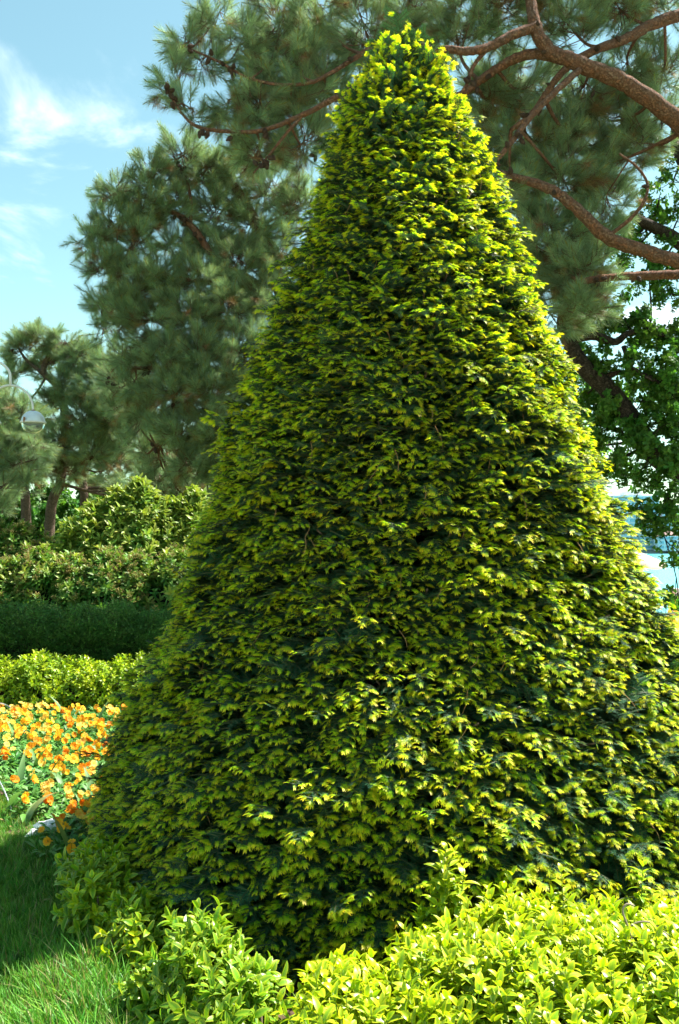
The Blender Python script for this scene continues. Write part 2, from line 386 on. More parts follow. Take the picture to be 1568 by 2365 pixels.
def building(cx, y0, wdt, dep, floors, label, roof=False, name='waterfront_building'):
    t = empty(name, (cx, y0, 0), label, 'building', 'buildings on the far shore')
    H = floors * 3.3
    b = MB(); b.box((-wdt / 2, 0, -1), (wdt / 2, dep, H)); b.build('wall', M_FACADE, t)
    nb = max(3, int(wdt / 9))
    strip = MB(); strip.box((0, -.25, 0), (wdt / nb - 1.2, .05, 1.9)); me = strip.mesh('window', M_PANE)
    slab = MB(); slab.box((-wdt / 2 - .3, -.9, -.18), (wdt / 2 + .3, -.005, .18)); ms = slab.mesh('floor_slab', M_FACADE)
    for k in range(floors):
        q = obj('floor_slab', ms, t); q.location = (0, 0, k * 3.3 + 3.2)
        for j in range(nb):
            q = obj('window', me, t); q.location = (-wdt / 2 + .6 + j * wdt / nb, 0, k * 3.3 + .9)
    r = MB()
    if roof: r.add([(-wdt / 2 - 1, -1, H), (wdt / 2 + 1, -1, H), (wdt / 2 + 1, dep + 1, H), (-wdt / 2 - 1, dep + 1, H), (-wdt / 4, dep / 2, H + 5), (wdt / 4, dep / 2, H + 5)],
                   [(0, 1, 5, 4), (1, 2, 5), (2, 3, 4, 5), (3, 0, 4), (0, 3, 2, 1)]); r.build('roof', M_ROOFR, t)
    else:
        r.box((-wdt / 2 - .4, -.4, H), (wdt / 2 + .4, dep + .4, H + .9)); r.box((-wdt * .2, dep * .3, H + .9), (wdt * .2, dep * .7, H + 4)); r.build('roof', M_FACADE, t)
    return t
building(222, 672, 34, 26, 12, 'pale high block with blue window bands across the water, tallest of the shore')
building(252, 668, 22, 20, 9, 'narrow pale block of nine storeys across the water beside the tallest one')
building(196, 664, 16, 18, 4, 'low pale house with dull red hipped roof across the water', True, 'waterfront_house')
building(276, 690, 26, 24, 7, 'wide pale block of seven storeys on the far shore', False)
building(240, 658, 14, 10, 3, 'small pale quayside house with dull red roof below the tall blocks', True, 'quayside_house')

# ------------------------------------------------------------------ leaf shapes
def leaf_grid(Lf, Wf, arch=.5, fold=.25, nl=6, prof=None, cmid=None, cedge=None, edge_pow=3.0, cup=0.0):
    """one leaf along +X, blade in XY, top side +Z, bending down by arch radians"""
    us = np.array([-1, -.72, 0, .72, 1.]); ts = np.linspace(0, 1, nl); V = []; C = []
    ang = 0.; p = np.array([0., 0, 0]); prev = 0
    for t in ts:
        a = -arch * t ** 1.3
        p = p + np.array([math.cos(a), 0, math.sin(a)]) * Lf * (t - prev); prev = t
        wv = (math.sin(math.pi * min(1, t ** .8 * .96 + .03))) ** .75 if prof is None else prof(t)
        for u in us:
            up = np.array([-math.sin(a), 0, math.cos(a)])
            V.append(p + np.array([0, u * Wf * .5 * wv * math.cos(fold), 0]) + up * (abs(u) * Wf * .5 * wv * math.sin(fold) - cup * u * u * Wf * .3 * wv))
            e = min(1, abs(u) ** edge_pow + .0)
            C.append(np.array(cmid) * (1 - e) + np.array(cedge) * e)
    f = []
    for i in range(nl - 1):
        for j in range(4): f.append((i * 5 + j, (i + 1) * 5 + j, (i + 1) * 5 + j + 1, i * 5 + j + 1))
    return np.array(V), f, np.array(C)

def xform(V, M3, p, s=1.): return V @ (np.asarray(M3).T * s) + np.asarray(p)

def frame(dirx, up):
    X = unit(np.asarray(dirx, float)); Y = unit(np.cross(up, X)); Z = np.cross(X, Y)
    return np.stack([X, Y, Z], 1)

# euonymus: stem with crossed pairs of margined leaves
GR, GR2, YE, YEG = (.055, .18, .012), (.12, .30, .014), (.64, .62, .012), (.30, .46, .012)
def mixc(a, b, t): return tuple(np.array(a) * (1 - t) + np.array(b) * t)
def euonymus_leaf(rg, young):
    mid = mixc(mixc(GR, GR2, rg.uniform(0, 1)), YEG, young * .75); ed = mixc((.26, .36, .025), YE, min(1, young + .15))
    return leaf_grid(rg.uniform(.048, .064) * (1 - .25 * (young > .85)), rg.uniform(.020, .026), rg.uniform(.3, 1.1), rg.uniform(.15, .6), 7, None, mid, ed, 2.6, rg.uniform(0, .5))
def euonymus_shoot(seed, yng=1.0, pairs=6, L=.13, parts=False):
    rg = np.random.default_rng(seed); mb = MB(); leaves = []
    bend = rg.uniform(-.12, .12, 2)
    stem = np.array([[bend[0] * (z / L) ** 2 * L, bend[1] * (z / L) ** 2 * L, z] for z in np.linspace(0, L, 6)])
    mb.tube(stem, np.linspace(.0022, .0012, 6), 5, (.22, .32, .05))
    phi = rg.uniform(0, 6)
    for k in range(pairs):
        t = .12 + .88 * k / (pairs - 1); base = np.array([np.interp(t, np.linspace(0, 1, 6), stem[:, i]) for i in range(3)])
        phi += math.pi / 2 + rg.uniform(-.35, .35)
        for q in (0, 1):
            a = phi + q * math.pi + rg.uniform(-.25, .25)
            el = np.interp(t, [0, .6, 1], [-.15, .45, 1.15]) + rg.uniform(-.25, .25)
            dr = np.array([math.cos(a) * math.cos(el), math.sin(a) * math.cos(el), math.sin(el)])
            yv = np.clip(yng * (t ** 1.2) + rg.uniform(-.2, .15), 0, 1)
            V, f, C = euonymus_leaf(rg, yv); sc_ = np.interp(t, [0, .5, 1], [.9, 1.05, .8])
            Fm = frame(dr, (0, 0, 1) if abs(dr[2]) < .9 else (-math.cos(a), -math.sin(a), 0))
            if parts: leaves.append((V, f, C, Fm, base, sc_))
            else: mb.add(xform(V, Fm, base, sc_), f, C)
    return (mb, leaves) if parts else mb

# photinia / viburnum: whorls of long leaves, warm young tips
def whorl(seed, warm, n=15, L=.16, leafL=.085, buds=False):
    rg = np.random.default_rng(seed); mb = MB()
    mb.tube([[0, 0, 0], [.004, 0, L * .5], [0, .004, L]], [.003, .0025, .0015], 5, (.16, .09, .05)); a = rg.uniform(0, 6)
    for k in range(n):
        t = (k + 1) / n; a += 2.4; z = L * (.15 + .85 * t); el = np.interp(t, [0, .5, 1], [-.2, .35, 1.1]) + rg.uniform(-.2, .2)
        y = np.clip((t - .45) * 2, 0, 1) * warm
        mid = mixc(mixc((.05, .17, .025), (.10, .26, .035), rg.uniform()), mixc((.34, .43, .045), (.46, .29, .07), rg.uniform(0, .5)), y)
        V, f, C = leaf_grid(leafL * rg.uniform(.75, 1.1), leafL * .36, rg.uniform(.1, .8), rg.uniform(.1, .4), 5, None, mid, mixc(mid, (.45, .34, .08), .25 * warm))
        dr = (math.cos(a) * math.cos(el), math.sin(a) * math.cos(el), math.sin(el))
        mb.add(xform(V, frame(dr, (0, 0, 1)), (0, 0, z)), f, C)
    if buds:
        for k in range(26):
            a_, e_ = rg.uniform(0, 6.28), rg.uniform(.3, 1.4); d_ = np.array([math.cos(a_) * math.cos(e_), math.sin(a_) * math.cos(e_), math.sin(e_)]) * rg.uniform(.03, .06)
            mb.tube([(0, 0, L), d_ + np.array([0, 0, L])], [.0012, .0012], 3, (.30, .27, .07), cap=False)
            mb.tube([d_ + np.array([0, 0, L]), d_ * 1.16 + np.array([0, 0, L])], [.004, .003], 4, mixc((.36, .33, .09), (.45, .33, .13), rg.uniform()))
    return mb

def cotoneaster(seed):
    rg = np.random.default_rng(seed); mb = MB(); L = .2
    st = np.array([[x, 0, .35 * x - 1.2 * x * x] for x in np.linspace(0, L, 7)]); mb.tube(st, np.linspace(.002, .001, 7), 4, (.08, .06, .04))
    for k in range(46):
        t = rg.uniform(.08, 1); p = np.array([np.interp(t, np.linspace(0, 1, 7), st[:, i]) for i in range(3)])
        br = rg.uniform(-1, 1) * .05; p = p + np.array([abs(br) * .6, br, rg.uniform(-.01, .02)])
        a = rg.uniform(-1.8, 1.8); el = rg.uniform(-.2, .9); dr = (math.cos(a) * math.cos(el), math.sin(a) * math.cos(el), math.sin(el))
        c_ = mixc((.045, .12, .025), (.10, .215, .04), rg.uniform())
        V = np.array([[0, 0, 0], [.008, .0045, .001], [.017, 0, -.001], [.008, -.0045, .001]]) * rg.uniform(.9, 1.4)
        mb.add(xform(V, frame(dr, (0, 0, 1)), p), [(0, 3, 2, 1)], c_)
    return mb

def oak_spray(seed):
    rg = np.random.default_rng(seed); mb = MB(); mb.tube([[0, 0, 0], [.01, 0, .08], [0, 0, .16]], [.003, .002, .001], 4, (.1, .08, .05))
    ol = [(0, 0), (.12, .10), (.2, .22), (.30, .14), (.42, .34), (.52, .18), (.66, .36), (.76, .2), (.9, .22), (1, 0)]
    for k in range(14):
        Lf = rg.uniform(.055, .085); a = rg.uniform(0, 6.28); el = rg.uniform(-.5, .9)
        top = [(x * Lf, y * Lf, .06 * Lf * math.sin(x * 9) - .25 * Lf * x * x) for x, y in ol]; bot = [(x, -y, z) for x, y, z in top[1:-1]]
        V = np.array(top + bot); n = len(top); f = []
        for i in range(n - 1):
            j0 = 0 if i == 0 else n + i - 1; j1 = n - 1 if i + 1 == n - 1 else n + i
            f.append(tuple(dict.fromkeys((i, j0, j1, i + 1))))
        c_ = mixc((.05, .145, .02), (.125, .27, .035), rg.uniform())
        dr = (math.cos(a) * math.cos(el), math.sin(a) * math.cos(el), math.sin(el))
        mb.add(xform(V, frame(dr, unit(np.array([rg.uniform(-.5, .5), rg.uniform(-.5, .5), 1]))), (0, 0, rg.uniform(.04, .16))), f, c_)
    return mb

def pine_tuft(seed, dry=False, L=.20, nn=110, ln=.145):
    rg = np.random.default_rng(seed); mb = MB()
    mb.tube([[0, 0, -.04], [.004, .003, L * .5], [0, 0, L]], [.005, .004, .003], 4, (.17, .11, .07))
    t = rg.uniform(.25, 1, nn); a = rg.uniform(0, 2 * math.pi, nn); th = rg.uniform(.35, 1.05, nn) * np.interp(t, [0.25, 1], [1.2, .75])
    Dr = np.stack([np.sin(th) * np.cos(a), np.sin(th) * np.sin(a), np.cos(th)], 1); B = np.stack([0 * t, 0 * t, t * L], 1)
    Sd = unit(np.cross(Dr, rg.normal(size=(nn, 3))))
    u = rg.uniform(0, 1, (nn, 1)); g0, g1 = (np.array((.20, .115, .05)), np.array((.30, .19, .08))) if dry else (np.array((.16, .245, .135)), np.array((.31, .40, .20)))
    c_ = g0 * (1 - u) + g1 * u
    mb.blades(B, Dr, Sd, ln * rg.uniform(.75, 1.1, nn), .0030, c_, c_ * 1.15, .25, sag=rg.uniform(0, .02, nn))
    if not dry:
        m = 46; t2 = rg.uniform(.0, 1, m); a = rg.uniform(0, 6.28, m); th = rg.uniform(.1, .35, m)   # the young candle
        Dr = np.stack([np.sin(th) * np.cos(a), np.sin(th) * np.sin(a), np.cos(th)], 1); B = np.stack([0 * t2, 0 * t2, L + t2 * .07], 1)
        Sd = unit(np.cross(Dr, rg.normal(size=(m, 3))))
        mb.blades(B, Dr, Sd, .035, .0035, (.20, .26, .06), (.30, .33, .09), .4)
        mb.tube([[0, 0, L], [0, 0, L + .1]], [.004, .002], 4, (.30, .19, .08))
    return mb

def yew_spray(seed, fresh=1.0, L=.135):
    rg = np.random.default_rng(seed); mb = MB(); tips = []
    axis = lambda t: np.array([L * t, .012 * math.sin(3 * t + seed), .03 * math.sin(t * 2.6) - .035 * t * t])
    twigs = [(np.array([axis(t) for t in np.linspace(0, 1, 8)]), 1)]
    side = 1
    for k, t in enumerate(np.linspace(.22, .9, 7)):
        side = -side; b = axis(t); ln = L * (.62 - .36 * t) * rg.uniform(.8, 1.15); a = side * rg.uniform(.6, .95)
        d = np.array([math.cos(a), math.sin(a), rg.uniform(-.05, .15)])
        twigs.append((np.array([b + d * ln * s_ + np.array([0, 0, -1.5 * (ln * s_) ** 2]) for s_ in np.linspace(0, 1, 5)]), .8))
    for P, q in twigs:
        mb.tube(P, np.linspace(.0026, .0014, len(P)), 4, (.07, .075, .03), 0, False)
        ln = np.sum(np.linalg.norm(np.diff(P, axis=0), axis=1)); n = int(ln / .0042)
        t = np.linspace(.05, 1, n); B = np.stack([np.interp(t, np.linspace(0, 1, len(P)), P[:, i]) for i in range(3)], 1)
        T = unit(np.gradient(B, axis=0)); up = np.array([0, 0, 1.]); lat = unit(np.cross(up, T)); nrm = np.cross(T, lat)
        for sgn in (1, -1):
            Dr = unit(lat * sgn * .82 + T * rg.uniform(.35, .65, (n, 1)) + nrm * rg.uniform(-.05, .32, (n, 1)))
            Sd = unit(np.cross(Dr, nrm)); u = rg.uniform(0, 1, (n, 1))
            c_ = np.array((.020, .070, .036)) * (1 - u) + np.array((.042, .125, .055)) * u
            mb.blades(B, Dr, Sd, .019 * rg.uniform(.75, 1.15, n), .0026, c_, c_, .6, 0, rg.uniform(0, .004, n))
        if P[-1][0] > L * .60: tips.append((P[-1], unit(P[-1] - P[-2])))
    more = []
    for P, d in tips:
        lat = unit(np.cross(np.array([0, 0, 1.]), d))
        more.append((P, d))
        for sg in (1, -1):
            if rg.uniform() < .7: more.append((P - d * rg.uniform(.004, .018), unit(d + lat * sg * rg.uniform(.5, 1.0))))
    for P, d in more:
        if rg.uniform() > fresh: continue
        ln = rg.uniform(.014, .028); d = unit(d + np.array([0, 0, rg.uniform(-.05, .25)])); n = 8
        t = np.linspace(0, 1, n); B = P + d * ln * t[:, None] + np.array([0, 0, -1]) * (ln * .30 * t * t)[:, None]
        T = unit(np.gradient(B, axis=0)); lat = unit(np.cross(np.array([0, 0, 1.]), T)); nrm = np.cross(T, lat)
        hue = rg.uniform(0, 1)
        g = mixc((.26, .51, .016), (.41, .58, .018), hue); yl = mixc((.62, .69, .018), (.86, .70, .024), hue)
        mb.tube([P, B[4], B[-1]], [.0018, .0014, .001], 3, g, 1, False)
        for sgn in (1, -1):
            Dr = unit(lat * sgn * np.interp(t, [0, 1], [.8, .42])[:, None] + T * np.interp(t, [0, 1], [.6, 1])[:, None] + nrm * rg.uniform(-.12, .25, (n, 1)))
            Sd = unit(np.cross(Dr, nrm)); cc = np.array(g) * (1 - t[:, None]) + np.array(yl) * t[:, None]
            mb.blades(B, Dr, Sd, .0165 * rg.uniform(.8, 1.1, n), .0030, cc * .85, cc * 1.1, .5, 1, .002 * t)
    return mb

def grass_tuft(seed, straw=.1):
    rg = np.random.default_rng(seed); mb = MB(); n = 20
    for k in range(n):
        p = np.array([rg.normal(0, .012), rg.normal(0, .012), 0]); a = rg.uniform(0, 6.28); h = rg.uniform(.045, .10); ln = rg.uniform(.1, .75)
        d = np.array([math.cos(a), math.sin(a), 0]); s_ = np.array([-d[1], d[0], 0])
        V = []; C = []; isst = rg.uniform() < straw
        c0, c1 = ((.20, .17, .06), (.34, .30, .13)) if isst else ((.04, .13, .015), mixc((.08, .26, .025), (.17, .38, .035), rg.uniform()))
        for i, t in enumerate((0, .4, .75, 1)):
            q = p + d * h * ln * t * t * 1.1 + np.array([0, 0, h * t * (1 - .25 * ln * t)]); wd = .0017 * (1, .95, .6, .08)[i]
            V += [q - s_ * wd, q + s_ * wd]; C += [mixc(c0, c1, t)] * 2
        mb.add(V, [(0, 1, 3, 2), (2, 3, 5, 4), (4, 5, 7, 6)], np.array(C))
    return mb

def protos(fn, mats, n, name, *a, **k):
    return [fn(100 + 7 * i, *a, **k).build(f'{name}_{i}', mats, link=False, smooth=name in ('euonymus_shoot', 'photinia_whorl', 'viburnum_whorl')) for i in range(n)]

P_YEW = protos(yew_spray, [M_YEW, M_YNEW], 6, 'yew_spray', .92) + protos(lambda s: yew_spray(s + 3, .42, .18), [M_YEW, M_YNEW], 3, 'yew_spray_sparse')
P_YDARK = protos(lambda s: yew_spray(s, .06, .2), [M_YEW, M_YNEW], 3, 'yew_inner_spray')
P_EUO = protos(euonymus_shoot, M_EUO, 6, 'euonymus_shoot', 1.0)
P_EUOS = protos(lambda s: euonymus_shoot(s, .12), M_EUO, 4, 'euonymus_shade_tinted_shoot')  # leaf colour made darker and greener to stand for shade on the bushes
P_PHO = protos(whorl, M_PHO, 4, 'photinia_whorl', .55, 15, .16, .095)
P_VIB = protos(lambda s: whorl(s, .22, 15, .15, .08, s % 2 == 0), M_PHO, 4, 'viburnum_whorl')
P_COT = protos(cotoneaster, M_COT, 4, 'cotoneaster_sprig')
P_OAK = protos(oak_spray, M_OAK, 4, 'oak_spray')
P_PINE = protos(pine_tuft, M_PINE, 5, 'pine_tuft') + protos(lambda s: pine_tuft(s, True), M_PINE, 1, 'dry_pine_tuft')
P_GRASS = protos(grass_tuft, M_GRASS, 4, 'grass_tuft')

# ------------------------------------------------------------------ the clipped yew cone
hp = [(118, 8), (150, 40), (205, 100), (290, 150), (440, 198), (560, 244), (700, 294), (870, 358), (980, 398), (1100, 436), (1200, 466), (1310, 496), (1430, 545), (1580, 630), (1700, 690), (1850, 745), (1970, 790), (2050, 800)]
prof = []
for y, h in hp:
    al = math.atan(h / FD); r = YY * math.sin(al); dt = YY - r * r / YY
    prof.append((D(CXD, y, dt)[2], r))
prof.sort(); PZ, PR = np.array(prof).T
PZ = np.concatenate([[0.02], PZ[PZ > .05]]); PR = np.concatenate([[1.78], PR[-len(PZ) + 1:]])
YTOP = PZ[-1]
yew_r = lambda z: np.interp(z, PZ, PR)
yew_lump = lambda ph, z: .035 * np.sin(3 * ph + 2.1 * z) + .03 * np.sin(5 * ph - 3.4 * z + 1) + .025 * np.sin(9 * ph + 5 * z) + .02 * np.sin(13 * ph - 9 * z) + .026 * np.sin(17 * ph + 2 * np.sin(6 * z)) * np.sin(13 * z + 3 * np.sin(4 * ph))
yew_ax = lambda z: YX - .05 * smooth01((np.asarray(z) - 1) / 3.5)

yew = empty('yew_tree', (YX, YY, 0), 'tall clipped cone of yew with golden fresh shoots, standing in front of the pines', 'tree')
def local(P): return np.asarray(P) - np.array([YX, YY, 0])
t = MB(); t.tube(spline([[0, 0, -.05], [.03, 0, 1.2], [-.02, .02, 2.6], [-.05, 0, YTOP - .25]], 14), np.linspace(.16, .02, 14), 10); t.build('trunk', M_PBARK, yew, True)
br = MB(); rg = np.random.default_rng(3)
for k in range(420):
    z = rg.uniform(.1, YTOP - .4); ph = rg.uniform(0, 6.28); r = max(.05, yew_r(z) - .12); e = np.array([r * math.cos(ph) , r * math.sin(ph), z + .12])
    br.tube(spline([[0, 0, max(0, z - .25)], [e[0] * .5, e[1] * .5, z - .1], e], 6), np.linspace(.018, .004, 6), 5)
br.build('branches', M_TWIG, yew, True)
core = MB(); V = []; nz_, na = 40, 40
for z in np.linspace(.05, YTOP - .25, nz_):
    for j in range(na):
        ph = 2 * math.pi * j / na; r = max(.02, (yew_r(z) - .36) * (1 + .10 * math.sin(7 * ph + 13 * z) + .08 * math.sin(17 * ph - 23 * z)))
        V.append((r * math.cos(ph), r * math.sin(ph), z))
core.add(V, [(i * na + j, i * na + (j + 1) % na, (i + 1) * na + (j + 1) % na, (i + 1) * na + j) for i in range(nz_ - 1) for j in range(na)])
core.build('shaded_twig_core', M_INNER, yew)  # solid core, coloured dark where the gaps in the crown lie in shade

def yew_points(n, depth0, depth1, rg):
    zz = np.linspace(.03, YTOP - .02, 400); wgt = yew_r(zz) + .03; wgt /= wgt.sum()
    z = rg.choice(zz, n, p=wgt) + rg.uniform(-.006, .006, n); ph = rg.uniform(0, 2 * math.pi, n)
    r = np.maximum(.0, yew_r(z) + yew_lump(ph, z) - rg.uniform(depth0, depth1, n))
    outw = np.stack([np.cos(ph), np.sin(ph), 0 * ph], 1)
    P = np.stack([yew_ax(z) + r * np.cos(ph), YY + r * np.sin(ph), z], 1)
    return P, outw, z, ph
rg = np.random.default_rng(21)
rows = []; zc = .05
while zc < YTOP - .03:
    rr_ = float(yew_r(zc)) + .02; m_ = max(5, int(2 * math.pi * rr_ / .052)); rows.append((zc, m_)); zc += .050
ph = np.concatenate([(np.arange(m_) + rg.uniform(0, 1)) / m_ * 2 * math.pi + rg.normal(0, .30 / m_ * 2, m_) for _, m_ in rows])
z = np.concatenate([np.full(m_, zc) for zc, m_ in rows]); z = z + .016 * np.sin(3 * ph + z) + .013 * np.sin(7 * ph - 2 * z) + rg.normal(0, .009, len(z)); z = np.clip(z, .03, YTOP - .02)
r = np.maximum(0, yew_r(z) + yew_lump(ph, z) - rg.uniform(.085, .145, len(z)))
outw = np.stack([np.cos(ph), np.sin(ph), 0 * ph], 1); P = np.stack([yew_ax(z) + r * np.cos(ph), YY + r * np.sin(ph), z], 1)
keep = rg.uniform(0, 1, len(z)) > .10; P, outw, z, ph = P[keep], outw[keep], z[keep], ph[keep]
n = len(P); top = smooth01((z - (YTOP - .7)) / .7)
tang = np.stack([-np.sin(ph), np.cos(ph), 0 * ph], 1)
Xd = unit(outw * (1 - .55 * top)[:, None] + tang * rg.normal(0, .38, (n, 1)) + np.array([0, 0, 1.]) * (rg.normal(.12, .20, n) + .9 * top)[:, None])
MY = rot_xz(Xd, unit(np.array([[0, 0, 1.]]) + rg.normal(0, .20, (n, 3)) + .38 * outw))
sY = rg.uniform(.62, .92, n); iY = rg.integers(0, 6, n)
patch = np.sin(4 * ph + 3 * z) * np.sin(3.1 * z - 2 * ph) + .6 * np.sin(11 * ph - 7 * z) + rg.normal(0, .6, n); iY = np.where(patch > 1.4, rg.integers(6, 9, n), iY)
out_ = rg.uniform(0, 1, n) < .06; P[out_] += Xd[out_] * rg.uniform(.03, .10, (out_.sum(), 1))
# the shoots that show largest are parts of their own
camv = np.array([0, 0, CAM_H]) - P; dist = np.linalg.norm(camv, axis=1); facing = np.sum(unit(camv) * outw, 1)
vis = np.where((facing > .35) & (z > .45) & (np.abs(P[:, 0] / P[:, 1]) < .36))[0]
big = set(vis[np.argsort(dist[vis])[:300]].tolist())
sel = np.array([i in big for i in range(n)])
scatter('foliage', local(P[~sel]), MY[~sel], sY[~sel], iY[~sel], P_YEW, yew)
for i in np.where(sel)[0]: place('sprig', P_YEW[iY[i]], local(P[i]), MY[i], sY[i], yew)
P, outw, z, ph = yew_points(11000, .20, .36, rg); n = len(P)
Xd = unit(outw + rg.normal(0, .5, (n, 3)))
scatter('foliage', local(P), rot_xz(Xd, unit(np.array([[0, 0, 1.]]) + rg.normal(0, .3, (n, 3)))), rg.uniform(.8, 1.2, n), rg.integers(0, 3, n), P_YDARK, yew)
# leader shoots at the tip
n = 50; hz_ = rg.uniform(.13, .5, n); P = np.stack([yew_ax(YTOP) + rg.normal(0, .07, n) * hz_ , YY + rg.normal(0, .07, n) * hz_, YTOP - hz_], 1)
Xd = unit(np.stack([rg.normal(0, .45, n), rg.normal(0, .45, n), rg.uniform(.25, 1, n)], 1))
scatter('foliage', local(P), rot_xz(Xd, unit(rg.normal(0, 1, (n, 3)) + np.array([[0, -.3, .4]]))), rg.uniform(.5, .8, n), rg.integers(0, 6, n), P_YEW, yew)
# fallen pine needles and a bare twig caught in the yew
tw = MB()
for k in range(70):
    z_ = rg.uniform(.5, 3.8); ph_ = rg.uniform(-2.6, -.4); r_ = yew_r(z_) + .0; p = np.array([yew_ax(z_) + r_ * math.cos(ph_), YY + r_ * math.sin(ph_), z_])
    d_ = np.array([rg.normal(0, .4), rg.normal(0, .2), -1]); d_ = unit(d_) * rg.uniform(.06, .14)
    tw.tube(local(spline([p, p + d_ * .5 + np.array([.008, -.01, 0]), p + d_], 5)), .0011, 3)
o = tw.build('caught_needles', solid('dry_needles', (.28, .15, .06), (.36, .22, .10), 20, .8, .1), yew); o['kind'] = 'stuff'

# ------------------------------------------------------------------ hedges and shrubs
def blob_surface(n, cx, cy, hx, hy, h, rg, pw=4., z0=0., bump=.05, front_bias=0.):
    """points and outward normals on a bumpy rounded block standing on the ground"""
    P = []; N = []
    while sum(len(a) for a in P) < n:
        m = n * 2; d = unit(rg.normal(size=(m, 3))); d[:, 2] = np.abs(d[:, 2])
        s_ = (np.abs(d[:, 0]) ** pw + np.abs(d[:, 1]) ** pw + np.abs(d[:, 2]) ** pw) ** (-1 / pw)
        q = d * s_[:, None]
        k = 1 + bump * (np.sin(q[:, 0] * hx * 7 + cy) + np.sin(q[:, 1] * hy * 8 + 2) + np.sin(q[:, 0] * hx * 15 + q[:, 2] * 5)) / 1.5
        nn = unit(np.sign(q) * np.abs(q) ** (pw - 1) / np.array([hx, hy, h]))
        area = 1 / np.maximum(.15, np.max(np.abs(nn), axis=1))
        acc = rg.uniform(0, 1, m) < .999
        P.append((q * k[:, None] * np.array([hx, hy, h]) + np.array([cx, cy, z0]))[acc]); N.append(nn[acc])
    return np.concatenate(P)[:n], np.concatenate(N)[:n]

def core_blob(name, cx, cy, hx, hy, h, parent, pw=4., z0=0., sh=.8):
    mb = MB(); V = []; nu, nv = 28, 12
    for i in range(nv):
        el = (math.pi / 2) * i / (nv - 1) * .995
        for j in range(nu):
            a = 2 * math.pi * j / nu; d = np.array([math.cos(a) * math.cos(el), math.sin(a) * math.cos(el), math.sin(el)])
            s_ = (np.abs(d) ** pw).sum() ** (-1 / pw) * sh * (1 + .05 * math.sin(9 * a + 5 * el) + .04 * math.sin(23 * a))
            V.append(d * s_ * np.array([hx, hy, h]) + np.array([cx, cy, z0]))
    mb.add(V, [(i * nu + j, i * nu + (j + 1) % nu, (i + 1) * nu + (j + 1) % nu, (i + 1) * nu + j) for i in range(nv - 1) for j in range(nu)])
    return mb.build(name, M_INNER, parent)  # solid dark core: the shade inside the shrub is put into its colour

def shrub(name, label, cat, blocks, prs, density, up=.9, inset=.08, spread=.45, smin=.8, smax=1.15, sheet_=0., layers=2, seed=1, group=None, mode='z'):
    """blocks: (cx, cy, half x, half y, height, power, bump)"""
    b0 = blocks[0]; root = empty(name, (b0[0], b0[1], float(ground_z(0, b0[1]))), label, cat, group); o0 = np.array(root.location)
    rg = np.random.default_rng(seed); PP = []; MM = []; SS = []
    for (cx, cy, hx, hy, h, pw, bump) in blocks:
        z0 = float(ground_z(0, cy)); core_blob('shaded_twig_core', cx - o0[0], cy - o0[1], hx, hy, h - .05, root, pw, z0 - o0[2], .78)
        area = 4 * hx * hy + 4 * (hx + hy) * h; n = int(area * density)
        for ly in range(layers):
            P, N = blob_surface(n if ly == 0 else n // 2, cx, cy, hx, hy, h, rg, pw, z0, bump); k = len(P)
            P = P - N * (inset + .07 * ly) + rg.normal(0, .012, (k, 3)); P[:, 2] = np.maximum(P[:, 2], z0 + .01)
            Zd = unit(N * .8 + np.array([[0, 0, up]]) + rg.normal(0, spread, (k, 3)))
            PP.append(P); SS.append(rg.uniform(smin, smax, k))
            MM.append(rot_zdir(Zd, rg.uniform(0, 6.28, k)) if mode == 'z' else rot_xz(unit(N + rg.normal(0, spread, (k, 3)) + np.array([[0, 0, up * .4]])), unit(np.array([[0, 0, 1.]]) + rg.normal(0, .3, (k, 3)))))
    PP = np.concatenate(PP); MM = np.concatenate(MM); SS = np.concatenate(SS)
    stems = MB()
    for k in range(26):
        b = blocks[k % len(blocks)]; x = rg.uniform(-.8, .8) * b[2]; y = rg.uniform(-.8, .8) * b[3]; g = float(ground_z(0, b[1]))
        stems.tube(spline([[b[0] + x * .8, b[1] + y * .8, g - .02], [b[0] + x, b[1] + y, g + b[4] * .4], [b[0] + x * 1.05, b[1] + y * 1.05, g + b[4] * .8]], 6) - o0, np.linspace(.011, .004, 6), 5)
    stems.build('stems', M_TWIG, root, True)
    return root, o0, PP, MM, SS, rg

def fill(root, o0, P, M_, s_, rg, prs, name='foliage'):
    scatter(name, P - o0, M_, s_, rg.integers(0, len(prs), len(P)), prs, root)

# front golden hedge: the nearest shoots have every leaf as a piece of its own
hedge_blocks = [(.80, 2.78, .68, .56, .36, 4, .07), (.06, 2.70, .20, .40, .25, 3, .10), (1.72, 2.80, .80, .60, .36, 4, .07), (2.6, 2.9, .6, .7, .37, 4, .06)]
root, o0, P, M_, s_, rg = shrub('euonymus_hedge', 'low sunlit golden euonymus hedge with yellow margined leaves at the foot of the yew', 'hedge', hedge_blocks, P_EUO, 430, .9, .10, .4, .85, 1.2, seed=5)
P2 = np.array([D(1010, 2010, 3.25), D(1035, 2040, 3.22), D(1480, 2060, 3.25), D(1180, 2075, 3.25), D(1300, 2070, 3.2), D(1060, 2060, 3.2), D(1022, 2022, 3.24)]); P2[:, 2] -= .06; P2 = np.concatenate([P2, P2 + np.array([.03, -.01, -.09]), P2 + np.array([-.03, .01, -.14])])
P = np.concatenate([P, P2]); M_ = np.concatenate([M_, rot_zdir(unit(rg.normal(0, .15, (len(P2), 3)) + np.array([[0, 0, 1.]])), rg.uniform(0, 6, len(P2)))]); s_ = np.concatenate([s_, np.full(len(P2), 1.1)])
for p in P2:
    m_ = MB(); m_.tube([p - o0 - np.array([0, 0, .3]), p - o0], [.004, .0025], 5); m_.build('stem', M_TWIG, root)
proj = P[:, 0] / P[:, 1]; cand = np.where((np.abs(proj) < .345) & (P[:, 2] > .24) & (P[:, 1] > 2.28) & (P[:, 1] < 2.75))[0]
